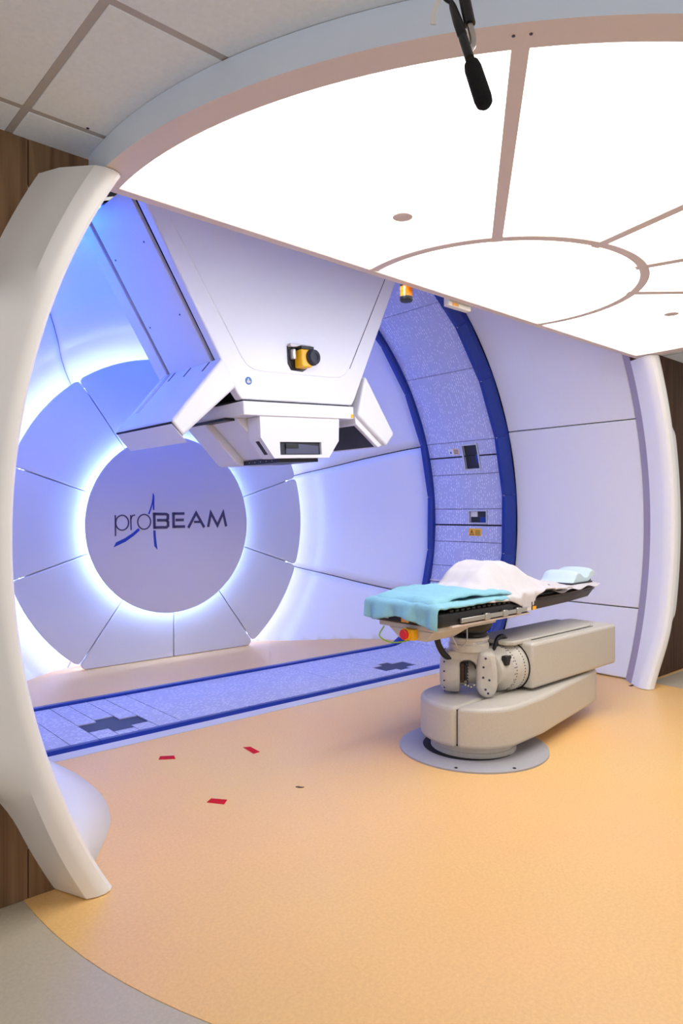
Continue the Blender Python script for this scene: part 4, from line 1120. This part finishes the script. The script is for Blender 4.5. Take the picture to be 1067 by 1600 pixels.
f.append(tuple(range(n))); f.append(tuple(range(len(v) - 1, len(v) - n - 1, -1)))
obj('pad', v, f, 'paleblue', hr, smooth=60, bevel=0.008)
prism('base', [(1.50, 0.11), (1.86, 0.12), (1.90, 0.17), (1.90, 0.37), (1.86, 0.42), (1.50, 0.43)], 0.950, 0.962, lambda p, q, a: TB(p + 0.27, q, a), 'mech', hr, bevel=0.004)
prism('base_wedge', [(1.85, 0.962), (1.90, 0.962), (1.885, 1.0), (1.86, 0.985)], 0.15, 0.39, lambda p, q, a: TBp((p + 0.27, a, q)), 'mech', hr, bevel=0.004)

# ------------------------------------------------------------------ tape marks on the floor
def tape(pts, label):
    tag(prism('floor_tape', pts, 0.0002, 0.0022, XY, 'redtape', smooth=0), label, 'tape', 'red tape marks on the floor')
tape([(1.966, 3.900), (1.998, 3.946), (2.069, 3.899), (2.048, 3.843)], 'red tape mark on the floor nearest the blue rail, left')
tape([(2.474, 3.744), (2.515, 3.724), (2.506, 3.604), (2.456, 3.601)], 'crimson tape mark on the floor, rightmost and slanted')
tape([(1.861, 3.156), (1.904, 3.183), (1.958, 3.113), (1.916, 3.076)], 'red tape mark on the floor nearest the camera')
# a scrap of debris
o = prism('floor_scrap', [(2.33, 3.01), (2.345, 3.005), (2.352, 2.985), (2.362, 2.975), (2.350, 2.98), (2.338, 2.99)], 0.0002, 0.004, XY, 'carbon', smooth=0); tag(o, 'tiny dark scrap on the orange floor', 'scrap')

# ------------------------------------------------------------------ microphone hanging close to the camera
def CP(px, py, d):
    """point at forward distance d along the photograph's measured direction (used once to place the microphone)"""
    c, s = math.cos(YAW), math.sin(YAW); x = (px - 533.5) / F_PX * d
    return Vector((c * x + s * d, -s * x + c * d, 1.5 - (py - CY) / F_PX * d))
mc = empty('microphone', 'black foam covered boom microphone hanging near the camera', 'microphone')
tip, fb = CP(755, 156, 1.22), CP(736, 98, 1.25); ax = (fb - tip).normalized(); Lf = (fb - tip).length
lathe('foam_cover', tip - ax * 0.016, ax, [(0.004, 0), (0.010, 0.002), (0.0145, 0.008), (0.016, 0.02), (0.0155, Lf), (0.0135, Lf + 0.012), (0.008, Lf + 0.016)], 'rubber', mc, n=28)
b1 = fb + ax * 0.115; b0 = fb + ax * 0.01
lathe('barrel', b0, ax, [(0.0085, 0), (0.0085, 0.052), (0.008, 0.054), (0.008, 0.058), (0.009, 0.06), (0.009, 0.095), (0.007, 0.135), (0.0045, 0.15)], 'black', mc, n=24)
top = CP(716, -40, 1.30); cl_ = fb + ax * 0.045
pole_top = Vector((top.x, top.y, 2.955))
tube('boom_pole', [CP(734, 38, 1.28), CP(725, -5, 1.29), CP(716, -60, 1.30), CP(700, -160, 1.32)], 0.0105, 'black', mc, n=14)
tube('ceiling_drop', spline([CP(700, -160, 1.32), CP(696, -185, 1.322), Vector((CP(696, -185, 1.322).x, CP(696, -185, 1.322).y, 2.955))], 6), 0.0105, 'black', mc, n=14)
tube('clip', spline([CP(734, 40, 1.28), CP(738, 58, 1.275), CP(738, 72, 1.265), CP(730, 78, 1.26)], 5), 0.0065, 'steel', mc, n=10)
tube('mic_cable', spline([fb + ax * 0.155, CP(692, -6, 1.305), CP(690, -40, 1.31), CP(698, -150, 1.325)], 6), 0.0035, 'black', mc, n=8)
tg = [CP(688, -6, 1.29), CP(682, 8, 1.288), CP(677, 24, 1.286), CP(677, 38, 1.285)]
v = []; f = []
wv = (CP(700, 0, 1.29) - CP(690, 0, 1.29)).normalized() * 0.0052
for p in spline(tg, 4):
    for dd in (Vector((0, 0, 0)), Vector((0.0012, 0.0012, 0))): v += [p - wv + dd, p + wv + dd]
k = len(v) // 4
for i in range(k - 1):
    a = i * 4; b = a + 4
    f += [(a, a + 1, b + 1, b), (a + 2, b + 2, b + 3, a + 3), (a, b, b + 2, a + 2), (a + 1, a + 3, b + 3, b + 1)]
obj('cable_tag', v, f, 'paper', mc)
